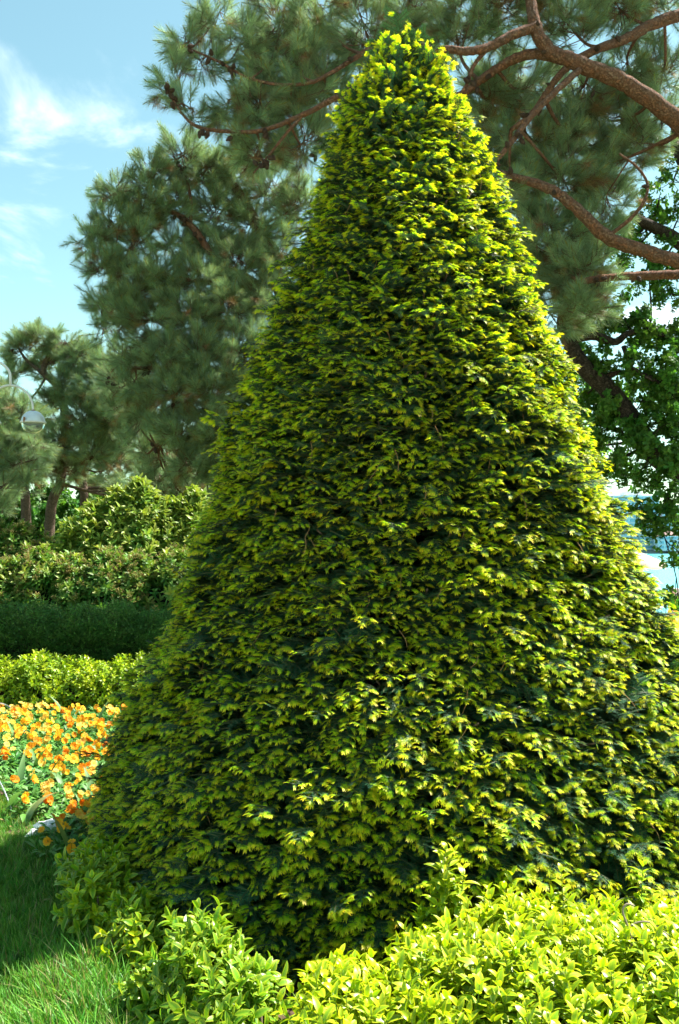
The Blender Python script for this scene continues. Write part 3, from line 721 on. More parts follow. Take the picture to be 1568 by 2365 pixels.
near = cand[np.argsort(P[cand, 1])][::max(1, len(cand) // 25)][:25]
vars_ = []
for k in range(4):
    mb, lv = euonymus_shoot(500 + k, 1.0, 6, .13, True)
    vars_.append((mb.mesh('shoot', M_EUO, True), [(MB().add(V, f, C).mesh('leaf', M_EUO, True), Fm, b, q) for V, f, C, Fm, b, q in lv]))
for q, i in enumerate(near):
    me, lv = vars_[q % 4]; st = obj('shoot', me, root); m4 = Matrix.Identity(4)
    for a in range(3):
        for b in range(3): m4[a][b] = float(M_[i][a, b]) * s_[i]
        m4[a][3] = float(P[i][a] - o0[a])
    st.matrix_local = m4
    for lm, Fm, b, sc_ in lv: place('leaf', obj('leaf', lm, None, False), b, Fm, sc_, st)
mask = np.ones(len(P), bool); mask[near] = False
fill(root, o0, P[mask], M_[mask], s_[mask], rg, P_EUO)

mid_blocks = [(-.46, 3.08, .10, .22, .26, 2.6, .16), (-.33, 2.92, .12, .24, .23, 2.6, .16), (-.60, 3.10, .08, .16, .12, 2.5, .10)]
r_ = shrub('euonymus_bush', 'green leaved euonymus bush, leaf colour darkened for shade, between the lawn corner and the golden hedge', 'bush', mid_blocks, P_EUOS, 520, .8, .10, .45, .85, 1.25, seed=8)
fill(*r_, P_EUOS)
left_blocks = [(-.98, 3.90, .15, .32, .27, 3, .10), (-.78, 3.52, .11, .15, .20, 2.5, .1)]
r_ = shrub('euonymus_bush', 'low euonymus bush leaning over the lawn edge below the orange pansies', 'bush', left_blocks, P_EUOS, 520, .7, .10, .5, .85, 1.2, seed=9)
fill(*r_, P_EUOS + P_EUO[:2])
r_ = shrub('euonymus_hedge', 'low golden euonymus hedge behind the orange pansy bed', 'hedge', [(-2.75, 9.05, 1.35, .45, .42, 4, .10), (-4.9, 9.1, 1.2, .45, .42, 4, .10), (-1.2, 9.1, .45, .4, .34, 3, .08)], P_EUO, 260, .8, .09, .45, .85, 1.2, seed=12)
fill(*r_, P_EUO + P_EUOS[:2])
r_ = shrub('cotoneaster_hedge', 'dark small-leaved hedge with arching twigs behind the golden hedge', 'hedge', [(-3.2, 10.5, 1.7, .6, .72, 3.5, .09), (-5.6, 10.6, 1.4, .6, .74, 3.5, .09), (-1.2, 10.5, .8, .6, .64, 3, .09)], P_COT, 330, .4, .12, .4, 1.0, 1.5, seed=13, mode='x')
fill(*r_, P_COT)
r_ = shrub('viburnum_hedge', 'olive green hedge with flower buds behind the dark small-leaved hedge', 'hedge', [(-3.3, 12.0, 2.0, .6, 1.36, 4, .08), (-6.4, 12.1, 1.6, .6, 1.4, 4, .08), (-.8, 12.0, 1.2, .6, 1.3, 4, .08)], P_VIB, 150, .8, .12, .45, .9, 1.3, seed=14)
fill(*r_, P_VIB + P_PHO[:1])
mound = [(*D(300, 1264, 13.1)[:2], .95, .8, 2.32, 2.3, .05), (*D(425, 1264, 13.3)[:2], .85, .8, 2.12, 2.6, .08), (*D(190, 1264, 12.9)[:2], .55, .6, 1.85, 2.4, .08), (*D(520, 1264, 13.2)[:2], .7, .7, 1.75, 2.6, .07)]
r_ = shrub('photinia_bush', 'rounded photinia bush with orange tinted young leaves rising behind the olive hedge', 'bush', mound, P_PHO, 120, .9, .12, .4, .9, 1.35, seed=15)
fill(*r_, P_PHO)
r_ = shrub('laurel_bush', 'pale glossy leaved bush under the far pine trunks', 'bush', [(*D(30, 1264, 14.2)[:2], .95, .6, 1.78, 3, .08)], P_PHO, 120, .8, .12, .4, .9, 1.3, seed=16)
fill(*r_, P_VIB)

for px, dd, hx, h, lab, sd in ((40, 27, 2.4, 4.5, 'sunlit olive shrub far behind the pine trunks', 17), (230, 29, 2.6, 4.6, 'tall far shrub seen between the pine trunk and the photinia bush', 18), (420, 30, 3.0, 4.8, 'far shrub thicket under the dense pine', 19), (-160, 28, 2.6, 4.6, 'far olive shrub beside the thick pine trunk', 20)):
    c = D(px, 1264, dd); r_ = shrub('far_shrub', lab, 'bush', [(c[0], dd, hx, 1.2, h, 2.6, .10)], P_OAK, 34, .6, .2, .6, 1.3, 2.0, seed=sd)
    fill(*r_, P_OAK)

# ------------------------------------------------------------------ pines and oak
def tree_wood(limbs):
    """limbs: dict of curve -> dense points with radii"""
    return np.concatenate([p for p, r in limbs]), np.concatenate([r for p, r in limbs])

def limb(pts, r0, r1, n=26, wob=.0, seed=0):
    p = spline(pts, n); rg = np.random.default_rng(seed)
    if wob: p = p + np.cumsum(rg.normal(0, wob, p.shape), 0) * np.linspace(0, 1, n)[:, None] * .5
    return p, np.linspace(r0, r1, n)

def grow_clumps(clumps, limbs, rg, per=9, droop=.0, flat=.8):
    """from the nearest wood a branch runs into each clump, forks into twigs, and every twig carries tufts"""
    LP, LR = tree_wood(limbs); wood = []; TP = []; TD = []; BP = []
    for (c, rx, rz, n) in clumps:
        c = np.asarray(c, float); dd = np.linalg.norm(LP - c, axis=1) + .35 * np.maximum(0, LP[:, 2] - c[2]); k = int(np.argmin(dd)); root = LP[k]
        ln = np.linalg.norm(c - root); mid = (root + c) / 2 + np.array([0, 0, -.10 * ln]) + rg.normal(0, .06 * ln + .01, 3)
        sp = spline([root, mid, c, c + (c - mid) * .35 + np.array([0, 0, .1 * rx])], 14); r0 = min(LR[k] * .7, .012 + .012 * ln + .006 * rx)
        wood.append((sp, np.linspace(r0, .006, 14)))
        m = max(3, n // per)
        for q in range(m):
            s0 = sp[rg.integers(5, 14)]; d = unit(rg.normal(size=3)); e = c + d * np.array([rx, rx * flat, rz]) * rg.uniform(.55, 1.0)
            mm = (s0 + e) / 2 + np.array([0, 0, -.08]) + rg.normal(0, .05, 3)
            b = spline([s0, mm, e], 8); wood.append((b, np.linspace(.007, .003, 8))); BP.append(b[rg.integers(2, 7)])
            for u in range(per):
                t = rg.uniform(.3, 1.0) if u else 1.0; i = min(6, int(t * 7)); p = b[i] + (b[i + 1] - b[i]) * (t * 7 - i) if i < 7 else b[-1]
                p = p + rg.normal(0, .05, 3) * (u > 0)
                o_ = unit(p - c); TD.append(unit(.55 * unit(b[-1] - b[0]) + .35 * o_ + np.array([0, 0, .55 - droop]) + rg.normal(0, .38, 3))); TP.append(p)
    return wood, np.array(TP), np.array(TD), BP

def pine_cone():
    mb = MB(); rg = np.random.default_rng(4); L = .075
    mb.lathe([(0.001, 0), (.012, .004), (.021, .02), (.019, .042), (.010, .064), (.001, L)], 10)
    for k in range(60):
        t = (k + .5) / 60; a = 2.4 * k; z = L * t * .95; r = np.interp(t, [0, .08, .3, .55, .85, 1], [.006, .014, .022, .020, .011, .003]); d = np.array([math.cos(a), math.sin(a), 0]); s_ = np.array([-d[1], d[0], 0])
        p = d * r + np.array([0, 0, z]); mb.add([p - s_ * .005, p + s_ * .005, p + d * .005 + np.array([0, 0, .006]), p + d * .003 - np.array([0, 0, .004])], [(0, 3, 1), (0, 1, 2), (0, 2, 3), (1, 3, 2)])
    return mb.build('pine_cone', M_CONE, link=False)
P_CONE = pine_cone()

def pine(name, label, base, trunk, limbs, clumps, seed, bark, cones=0, dry=.07, droop=0., tsc=(.8, 1.2), group='pines around the yew', per=9, limb_scale=1.):
    root = empty(name, base, label, 'tree', group); o0 = np.array(base, float); rg = np.random.default_rng(seed)
    m = MB(); m.tube(trunk[0] - o0, trunk[1], 12); m.build('trunk', bark, root, True)
    for p, r in limbs:
        k = len(p) * 2; q = spline(p, k); rr = np.interp(np.linspace(0, 1, k), np.linspace(0, 1, len(r)), r) * limb_scale * (1 + rg.normal(0, .035, k)); q = q + rg.normal(0, .06, q.shape) * rr[:, None]
        m = MB(); m.tube(q - o0, rr, 12); m.build('limb', bark, root, True)
    wood, TP, TD, BP = grow_clumps(clumps, [trunk] + limbs, rg, per, droop)
    m = MB()
    for p, r in wood: m.tube(p - o0, r, 5, cap=False)
    m.build('branches', bark, root, True)
    n = len(TP); idx = rg.integers(0, 5, n); idx[rg.uniform(0, 1, n) < dry] = 5
    TD = TD.copy(); TD[idx == 5] = unit(TD[idx == 5] + np.array([0, 0, -1.0]))
    scatter('crown', TP - o0, rot_zdir(TD, rg.uniform(0, 6.28, n)), rg.uniform(*tsc, n), idx, P_PINE, root)
    along = [q for p, r in limbs for q in p[len(p) // 2:]]
    for k in range(cones):
        p = along[rg.integers(0, len(along))] + rg.normal(0, .015, 3) + np.array([0, -.03, -.02]) if k % 3 else BP[rg.integers(0, len(BP))]
        for q in range(rg.integers(1, 4)):
            d = unit(rg.normal(size=3) + np.array([0, 0, -.5])); place('pine_cone', P_CONE, p - o0 + d * .01 + rg.normal(0, .03, 3) * (q > 0), rot_zdir(d[None], np.array([0.]))[0], rg.uniform(1.1, 1.6), root)
    return root

def CL(px, py, d, R_, n, rz=None, s=1.): return (D(px, py, d), R_, rz or R_ * .8, n)

# overhanging pine: trunk stands beside the frame, its limbs reach over behind the yew
DB = lambda px, py, d: D(px, py, d + 3.3)
tb = np.array([6.5, 12.7, 0.])
trunkB = limb([tb + [0, 0, -.1], tb + [.05, .05, 2.2], tb + [-.15, 0, 4.0], tb + [-.05, .1, 6.0], tb + [.2, .3, 10.4]], .32, .12)
LB = [
 limb([tb + [-.1, 0, 5.9], DB(1610, 330, 8.9), DB(1568, 285, 8.7), DB(1480, 215, 8.5), DB(1400, 172, 8.4), DB(1320, 140, 8.3), DB(1270, 118, 8.3), DB(1238, 70, 8.3), DB(1225, 0, 8.4), DB(1210, -90, 8.5)], .16, .075, 34),
 limb([DB(1245, 60, 8.3), DB(1190, 78, 8.2), DB(1130, 108, 8.1), DB(1080, 118, 8.0), DB(1010, 116, 8.0), DB(920, 150, 8.2), DB(795, 215, 8.5), DB(690, 270, 8.7), DB(600, 302, 8.8), DB(520, 303, 8.8), DB(450, 290, 8.8), DB(405, 240, 8.8), DB(383, 190, 8.8)], .075, .014, 44),
 limb([DB(1300, 135, 8.35), DB(1230, 125, 8.5), DB(1170, 145, 8.7), DB(1110, 185, 8.9), DB(1070, 215, 9.0), DB(960, 260, 9.2)], .085, .05, 22),
 limb([DB(1340, 160, 8.3), DB(1290, 205, 8.1), DB(1230, 265, 8.0), DB(1180, 330, 7.9), DB(1140, 375, 7.9), DB(1090, 405, 7.9)], .052, .03, 20),
 limb([tb + [-.1, .1, 7.4], DB(1640, 20, 9.2), DB(1568, 35, 9.0), DB(1500, 60, 8.9), DB(1440, 92, 8.8), DB(1370, 118, 8.7), DB(1300, 165, 8.7), DB(1230, 260, 8.8), DB(1180, 300, 8.9)], .12, .035, 30),
 limb([DB(1130, 108, 8.1), DB(1095, 150, 8.1), DB(1078, 195, 8.1), DB(1050, 240, 8.2)], .034, .02, 12),
 limb([tb + [-.1, -.1, 4.6], DB(1640, 625, 8.7), DB(1568, 605, 8.5), DB(1480, 578, 8.4), DB(1400, 545, 8.3), DB(1340, 490, 8.2), DB(1290, 448, 8.2), DB(1240, 425, 8.3), DB(1150, 400, 8.5)], .125, .06, 30),
 limb([tb + [0, 0, 4.9], DB(1640, 628, 9.2), DB(1568, 634, 9.0), DB(1480, 636, 8.9), DB(1400, 642, 8.8), DB(1340, 650, 8.8)], .095, .05, 20),
 limb([DB(1405, 545, 8.3), DB(1450, 510, 8.2), DB(1485, 470, 8.1), DB(1495, 425, 8.1), DB(1470, 385, 8.1), DB(1430, 355, 8.1)], .032, .014, 20),
 limb([DB(700, 265, 8.7), DB(660, 310, 8.7), DB(620, 360, 8.8), DB(585, 400, 8.8)], .028, .012, 14),
 limb([DB(795, 150, 8.9), DB(720, 190, 8.9), DB(640, 195, 8.9), DB(570, 178, 8.9), DB(510, 145, 8.9), DB(455, 120, 8.9), DB(420, 105, 8.9)], .035, .012, 20),
 limb([DB(1010, 116, 8.0), DB(900, 90, 8.8), DB(795, 150, 8.9)], .04, .035, 12),
]
CB = []
for (px, py, d, R_, n) in [
 (430, 90, 8.9, .22, 26), (405, 190, 8.8, .2, 24), (440, 250, 8.8, .22, 24), (480, 130, 8.9, .26, 40), (500, 40, 9.0, .3, 45), (560, 90, 9.0, .34, 70), (530, 230, 8.9, .26, 50), (600, 250, 8.9, .34, 90),
 (620, 160, 9.0, .36, 100), (650, 60, 9.1, .42, 100), (600, 340, 8.9, .34, 90), (700, 330, 9.0, .34, 90), (700, 140, 9.0, .4, 110), (740, 30, 9.2, .45, 120), (760, 220, 9.2, .42, 110), (690, 230, 9.0, .34, 80),
 (840, 60, 9.4, .5, 130), (940, 10, 9.4, .5, 130), (1050, 50, 9.4, .5, 130), (1150, 20, 9.2, .5, 110), (1180, -80, 9.0, .55, 110), (1300, 40, 9.2, .5, 110), (1330, -60, 9.2, .55, 110), (1430, 20, 9.3, .5, 110), (1480, -70, 9.4, .6, 110), (1540, -20, 9.4, .45, 70),
 (1130, 230, 9.6, .55, 150), (1200, 200, 9.8, .5, 120), (1240, 330, 9.6, .55, 150), (1150, 330, 9.8, .5, 110), (1330, 300, 9.7, .55, 140), (1330, 220, 9.7, .45, 90), (1420, 280, 9.6, .5, 110), (1450, 160, 9.6, .45, 90), (1530, 170, 9.6, .4, 60), (1400, 380, 9.6, .45, 90), (1300, 420, 9.5, .5, 120), (1200, 440, 9.6, .5, 120), (1470, 320, 9.4, .35, 45), (1500, 250, 9.4, .3, 36),
 (1280, 540, 9.3, .45, 110), (1210, 540, 9.6, .45, 100), (1350, 620, 9.0, .38, 80), (1290, 640, 9.3, .42, 100), (1270, 720, 9.4, .38, 70), (1340, 700, 9.0, .3, 50), (1400, 450, 9.4, .35, 50), (1360, 540, 9.6, .3, 40), (1150, 440, 8.6, .2, 24), (1240, 640, 9.8, .4, 80), (1380, 600, 9.6, .25, 24)]:
    CB.append(CL(px, py, d + 3.3 + (.3 if px < 800 else 0), R_ * 1.37, int(n * 1.6)))
pine('pine_tree', 'big pine whose reddish limbs reach over behind the top of the yew', tb, trunkB, LB, CB, 31, M_PBARK, 60, .10, tsc=(.85, 1.2), limb_scale=.88)

# dense pine behind the yew, its crown filling the side towards the lamp
DA = lambda px, py, d: D(px, py, d + 3)
ta = np.append(DA(650, 1264, 13.6)[:2], ground_z(0, 16.6))
trunkA = limb([ta, DA(660, 1050, 13.6), DA(640, 850, 13.5), DA(655, 700, 13.4), DA(610, 560, 13.3), DA(560, 460, 13.2), DA(520, 400, 13.2)], .24, .06)
LA = [
 limb([DA(640, 900, 13.5), DA(560, 870, 13.2), DA(470, 850, 12.9), DA(380, 850, 12.7), DA(300, 850, 12.6)], .09, .03),
 limb([DA(655, 720, 13.4), DA(580, 650, 13.1), DA(500, 600, 12.9), DA(440, 520, 12.8), DA(380, 480, 12.8), DA(300, 440, 12.8)], .10, .03),
 limb([DA(560, 640, 13.0), DA(480, 650, 12.8), DA(400, 640, 12.7), DA(330, 620, 12.7), DA(260, 600, 12.8)], .06, .02),
 limb([DA(600, 780, 13.3), DA(500, 740, 13.0), DA(400, 720, 12.8), DA(300, 700, 12.7), DA(235, 690, 12.7)], .07, .02),
 limb([DA(650, 1000, 13.6), DA(540, 1000, 13.2), DA(440, 1010, 13.0), DA(360, 1030, 12.9)], .08, .03),
 limb([DA(440, 520, 12.8), DA(440, 460, 12.8), DA(425, 400, 12.8), DA(400, 360, 12.8)], .035, .015, 14),
]
CA = []
for (px, py, d, R_, n) in [
 (425, 355, 12.8, .42, 80), (350, 405, 12.8, .36, 70), (275, 440, 12.8, .34, 60), (470, 400, 13, .45, 90), (540, 400, 13.2, .5, 100), (620, 430, 13.4, .55, 110), (700, 470, 13.6, .6, 110), (330, 480, 12.8, .4, 70), (255, 510, 12.8, .32, 55), (215, 560, 12.8, .30, 50), (240, 610, 12.7, .34, 60),
 (310, 560, 12.8, .42, 90), (400, 470, 12.9, .42, 80), (400, 560, 13.0, .4, 60), (500, 480, 13.2, .5, 100), (580, 520, 13.3, .55, 120), (480, 560, 13.2, .42, 60), (300, 650, 12.7, .46, 100), (380, 640, 12.7, .46, 100), (235, 690, 12.7, .26, 36), (280, 720, 12.7, .42, 80), (460, 650, 12.8, .5, 120), (550, 600, 13.0, .55, 120), (640, 580, 13.3, .55, 110),
 (350, 740, 12.7, .5, 120), (440, 730, 12.7, .52, 140), (530, 700, 12.8, .56, 150), (610, 680, 13.0, .55, 130), (290, 800, 12.7, .42, 80), (370, 820, 12.6, .5, 120), (460, 820, 12.6, .54, 140), (550, 800, 12.7, .56, 150), (310, 880, 12.7, .42, 80), (400, 900, 12.6, .5, 120), (490, 900, 12.6, .54, 140), (570, 880, 12.8, .52, 130), (340, 960, 12.9, .42, 70), (420, 990, 12.8, .48, 110), (500, 980, 12.8, .5, 130),
 (520, 1060, 13.0, .45, 110), (440, 1070, 13.0, .44, 90), (480, 1130, 13.4, .42, 80), (400, 1110, 13.8, .4, 60), (560, 1000, 13.2, .5, 100), (240, 760, 13.2, .25, 24), (300, 940, 13.4, .42, 60), (270, 870, 13.4, .4, 55), (330, 1020, 13.6, .42, 60), (385, 1050, 13.6, .42, 60), (430, 1150, 14, .42, 60), (350, 1130, 14.2, .42, 60), (470, 1180, 13.8, .4, 60), (540, 1160, 13.8, .45, 80)]:
    CA.append(CL(px, py, d + 3, R_ * 1.22, int(n * 1.9)))
pine('pine_tree', 'dense bushy pine with drooping foliage behind the photinia bush', ta, trunkA, LA, CA, 32, M_PBARK, 70, .05, tsc=(.8, 1.15))

# pines farther back beyond the hedges
tcB = np.append(D(118, 1264, 20.5)[:2], ground_z(0, 20.5))
trunkC = limb([tcB, D(115, 1200, 20.5), D(140, 1110, 20.4), D(150, 1000, 20.3), D(140, 900, 20.2), D(100, 860, 20), D(118, 815, 20)], .13, .06)
LC = [limb([D(140, 900, 20.2), D(95, 860, 20), D(60, 830, 20), D(40, 800, 20)], .06, .02), limb([D(118, 840, 20), D(150, 800, 20), D(180, 785, 20)], .06, .02), limb([D(150, 1000, 20.3), D(230, 960, 20), D(290, 920, 20)], .08, .03), limb([D(145, 1060, 20.3), D(60, 1040, 20), D(0, 1030, 19.8)], .08, .03)]
CC = []
for (px, py, d, R_, n) in [(55, 805, 20, .42, 70), (100, 785, 20, .46, 90), (150, 790, 20, .48, 90), (180, 820, 20, .45, 80), (35, 860, 20.2, .42, 60), (120, 840, 20.4, .5, 70), (215, 840, 20, .5, 90), (260, 830, 20, .5, 90), (160, 890, 20, .55, 110), (230, 900, 19.8, .6, 130), (290, 890, 19.8, .6, 130), (120, 930, 20, .5, 90), (190, 960, 19.8, .6, 140), (260, 970, 19.8, .6, 140), (310, 970, 20, .55, 100), (140, 1010, 19.8, .55, 120), (210, 1040, 19.9, .55, 120), (90, 1060, 20, .55, 110), (30, 1090, 20.2, .55, 110), (150, 1080, 20.2, .5, 100), (270, 1060, 20.4, .5, 90), (60, 980, 20.4, .5, 80), (330, 1060, 20.8, .5, 80), (20, 920, 20.6, .45, 60), (350, 1120, 21, .5, 70), (290, 1130, 21, .45, 60)]:
    CC.append(CL(px, py, d, R_, int(n * 1.35)))
pine('pine_tree', 'round-headed pine with dark leaning trunk standing beyond the street lamp', tcB, trunkC, LC, CC, 33, M_PBARKG, 10, .06, tsc=(.85, 1.25))
te = np.append(D(62, 1264, 23)[:2], ground_z(0, 23))
trunkE = limb([te, D(60, 1180, 23), D(50, 1100, 23), D(70, 1000, 23.2)], .15, .08)
CE = [CL(px, py, 23.4, R_, n) for px, py, R_, n in [(40, 1060, .7, 90), (110, 1030, .7, 90), (0, 1000, .7, 80), (70, 980, .7, 80), (-60, 1050, .8, 80), (180, 1060, .8, 80)]]
pine('pine_tree', 'shaded pine with thick straight trunk behind the leaning pine trunk', te, trunkE, [], CE, 36, M_PBARKG, 0, .1, tsc=(1.0, 1.5))
tf = np.append(D(190, 1264, 22)[:2], ground_z(0, 22))
trunkF = limb([tf, D(195, 1160, 22), D(180, 1090, 22), D(200, 1000, 22.2)], .12, .07)
CF = [CL(px, py, 22.6, R_, n) for px, py, R_, n in [(230, 1010, .8, 90), (310, 1000, .8, 90), (250, 930, .8, 80), (380, 1050, .8, 90), (440, 1100, .8, 80), (350, 1100, .7, 80), (290, 1120, .7, 80), (400, 1160, .7, 80), (130, 1090, .6, 60)]]
pine('pine_tree', 'thin pine trunk leaning the other way behind the photinia bush', tf, trunkF, [], CF, 37, M_PBARKG, 0, .12, tsc=(1.0, 1.5))
DD = lambda px, py, d: D(px, py, d + 4.2)
td = np.append(DD(0, 1264, 12.4)[:2], ground_z(0, 16.6)); td[0] -= .33
trunkD = limb([td, DD(-25, 1150, 12.4), DD(-5, 1060, 12.4), DD(40, 1000, 12.3), DD(55, 930, 12.3)], .09, .02)
LD = [limb([DD(10, 1040, 12.4), DD(60, 990, 12.3), DD(85, 960, 12.3)], .025, .01, 10), limb([DD(-10, 1090, 12.4), DD(50, 1070, 12.2), DD(85, 1060, 12.2)], .025, .01, 10)]
CD_ = [CL(px, py, d + 4.2, R_ * 1.35, n) for px, py, d, R_, n in [(30, 925, 12.3, .24, 50), (60, 960, 12.3, .22, 44), (0, 960, 12.3, .26, 50), (40, 1010, 12.2, .26, 54), (80, 1020, 12.2, .18, 26), (0, 1050, 12.2, .28, 56), (50, 1070, 12.2, .24, 46), (-30, 1000, 12.3, .3, 50), (10, 1120, 12.2, .26, 44), (60, 1120, 12.2, .16, 20), (-20, 1180, 12.3, .3, 40)]]
pine('young_pine', 'young light green pine with long needles under the street lamp globe', td, trunkD, LD, CD_, 34, M_PBARKG, 0, .03, tsc=(.95, 1.35))

# oak on the seaward side
to = np.array([8.3, 15.2, float(ground_z(0, 15.2))])
trunkO = limb([to, to + [-.2, 0, 1.4], D(1640, 1120, 15), D(1568, 1085, 14.8), D(1500, 1035, 14.6), D(1450, 960, 14.4), D(1400, 895, 14.3), D(1350, 850, 14.2), D(1320, 800, 14.2), D(1300, 740, 14.2), D(1330, 600, 14.4)], .26, .08, 40)
LO = [limb([D(1310, 785, 14.2), D(1370, 775, 14.1), D(1420, 790, 14.0), D(1450, 770, 14.0), D(1500, 760, 14)], .09, .03, 18), limb([D(1440, 800, 14), D(1460, 850, 13.9), D(1510, 880, 13.8)], .04, .02, 12),
      limb([to + [-.1, 0, 2.4], D(1640, 640, 15), D(1568, 560, 14.8), D(1520, 530, 14.6), D(1470, 505, 14.4), D(1462, 490, 14.4)], .16, .06, 20), limb([to + [0, 0, 3], D(1600, 420, 15), D(1560, 330, 15), D(1568, 250, 15)], .14, .06, 14), limb([D(1380, 880, 14.3), D(1430, 860, 14.2), D(1500, 870, 14), D(1540, 900, 14)], .05, .02, 14),
      limb([D(1568, 1090, 14.8), D(1540, 1150, 14.2), D(1520, 1195, 13.8)], .04, .015, 12)]
CO = []
for (px, py, d, R_, n) in [(1555, 420, 15, .4, 60), (1520, 470, 14.8, .35, 50), (1560, 520, 14.8, .4, 60), (1480, 540, 14.6, .3, 40), (1540, 600, 14.8, .4, 60), (1500, 655, 14.6, .26, 34), (1560, 680, 14.6, .35, 56), (1440, 730, 14.3, .35, 60), (1380, 740, 14.3, .4, 70), (1330, 720, 14.5, .4, 60), (1500, 760, 14.2, .4, 80), (1560, 780, 14.3, .45, 90), (1400, 830, 14.3, .4, 80), (1470, 830, 14, .35, 60), (1540, 860, 14.0, .45, 100), (1350, 850, 14.6, .4, 60), (1400, 920, 14.5, .4, 80), (1480, 930, 14.2, .36, 60), (1560, 940, 14, .45, 100), (1440, 1000, 14.4, .38, 80), (1510, 1000, 14, .42, 90), (1380, 980, 14.7, .4, 70), (1430, 1060, 14.5, .3, 40), (1500, 1070, 14, .36, 70), (1560, 1050, 13.9, .4, 80), (1420, 900, 15, .5, 80), (1350, 940, 15, .5, 80), (1520, 900, 15, .5, 80),
    (1300, 660, 15.2, .4, 50), (1360, 690, 15.2, .4, 50), (1420, 660, 15, .26, 26), (1440, 610, 15, .25, 24), (1310, 800, 15.2, .4, 50), (1330, 890, 15.4, .45, 60), (1390, 1060, 15.2, .35, 50), (1345, 1030, 15.4, .4, 50), (1440, 1095, 14.8, .2, 24), (1420, 560, 15.2, .25, 20), (1490, 1170, 13.6, .18, 30), (1540, 1150, 13.6, .24, 44), (1562, 1195, 13.6, .15, 20), (1515, 1205, 13.6, .13, 16), (1562, 1270, 13.6, .10, 10), (1480, 1200, 13.8, .12, 12), (1568, 1390, 13.5, .08, 8), (1600, 1000, 14, .5, 80), (1610, 800, 14.4, .5, 80), (1610, 620, 14.6, .5, 70)]:
    CO.append(CL(px, py, d, R_, int(n * 1.05), R_ * .9))
oak = empty('oak_tree', to, 'leafy oak with dark curving limb beside the sea view', 'tree'); o0 = to
m = MB(); m.tube(trunkO[0] - o0, trunkO[1], 12); m.build('trunk', M_OBARK, oak, True)
for p, r in LO: m = MB(); m.tube(p - o0, r, 8); m.build('limb', M_OBARK, oak, True)
rg = np.random.default_rng(41); wood, TP, TD, BP = grow_clumps(CO, [trunkO] + LO, rg, 8, .3, 1.)
m = MB()
for p, r in wood: m.tube(p - o0, r, 4, cap=False)
m.build('branches', M_OBARK, oak, True)
n = len(TP)
scatter('crown', TP - o0, rot_zdir(TD, rg.uniform(0, 6.28, n)), rg.uniform(.8, 1.2, n), rg.integers(0, 4, n), P_OAK, oak)

# ------------------------------------------------------------------ lawn grass and the pansy bed
rg = np.random.default_rng(51); n = 46000
x = rg.uniform(-4.2, .1, n); y = 2.3 + 7.2 * rg.uniform(0, 1, n) ** 1.5
edge = bed_edge(y) + .05 * np.sin(9 * x + 3 * y)
ok = (x < edge + .10) & (x > -.42 * y - .35)
x, y = x[ok], y[ok]; n = len(x)
tall = smooth01((x - (bed_edge(y) - .5)) / .5) * smooth01((4.1 - y) / .8)
bare = np.sin(x * 7 + 1.3) * np.sin(y * 5.2) + .5 * np.sin(x * 19 + y * 13)
kp = (rg.uniform(0, 1, n) < np.clip(1.0 - .45 * (bare > .7), 0, 1)); x, y, tall = x[kp], y[kp], tall[kp]; n = len(x)
Zd = unit(np.stack([rg.normal(-.05, .25, n), rg.normal(0, .25, n), np.ones(n)], 1))
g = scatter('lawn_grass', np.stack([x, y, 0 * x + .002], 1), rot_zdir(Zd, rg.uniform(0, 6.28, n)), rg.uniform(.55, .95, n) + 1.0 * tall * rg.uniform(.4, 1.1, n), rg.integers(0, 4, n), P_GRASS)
tag(g, 'mown green lawn grass with longer blades along the bushes', 'grass', None, 'stuff')

def petal(rg, big=1.):
    V = [(0, 0, 0)]; nn = 9
    for i in range(nn):
        a = (i / (nn - 1) - .5) * 1.7; r = .030 * big * (1 - .12 * abs(a)) * (1 + .06 * math.sin(i * 2.3)); V.append((r * math.cos(a), r * math.sin(a) * 1.05, .005 * math.sin(i * 1.9) + .004))
    for i in range(nn):
        a = (i / (nn - 1) - .5) * 1.5; V.append((.015 * big * math.cos(a), .015 * big * math.sin(a), .003))
    f = [(0, 10 + i, 11 + i) for i in range(nn - 1)] + [(10 + i, 1 + i, 2 + i, 11 + i) for i in range(nn - 1)]
    return np.array(V), f
def pansy_cols(kind, rg):
    o1 = {'orange': (.92, .42, .016), 'amber': (.93, .60, .035), 'pale': (.92, .75, .18)}[kind]
    return np.array(mixc(o1, {'orange': (.90, .32, .012), 'amber': (.92, .50, .025), 'pale': (.90, .66, .12)}[kind], rg.uniform()))
PET = [(-1.9, .95), (1.9, .95), (-.75, 1.), (.75, 1.), (math.pi, 1.15)]
def petal_mesh(kind, seed):
    rg = np.random.default_rng(seed); V, f = petal(rg); c1 = pansy_cols(kind, rg); C = np.tile(c1, (len(V), 1)); C[0] = c1 * np.array([.9, .55, .4]); C[10:] = c1 * np.array([1, .82, .7])
    return MB().add(V, f, C).mesh('petal', M_PANSY, True)
def petal_frame(a, k):
    d = np.array([math.cos(a) * .97, math.sin(a) * .97, .18]); return frame(d, (0, 0, 1)), np.array([0, 0, .0015 * k])
def flower(kind, seed):
    rg = np.random.default_rng(seed); mb = MB(); c1 = pansy_cols(kind, rg)
    for k, (a, s_) in enumerate(PET):
        V, f = petal(rg, s_); C = np.tile(c1 * rg.uniform(.88, 1.08), (len(V), 1)); C[0] = c1 * np.array([.9, .55, .4]); C[10:] = C[1] * np.array([1, .82, .7])
        Fm, p = petal_frame(a + rg.uniform(-.15, .15), k); d = frame((math.cos(a), math.sin(a), rg.uniform(-.15, .4)), (0, 0, 1)); mb.add(xform(V, d, p), f, C)
    mb.lathe([(.0035, .003), (.003, .008), (.0005, .009)], 6, (.80, .62, .05))
    return mb.mesh('flower', M_PANSY, True)
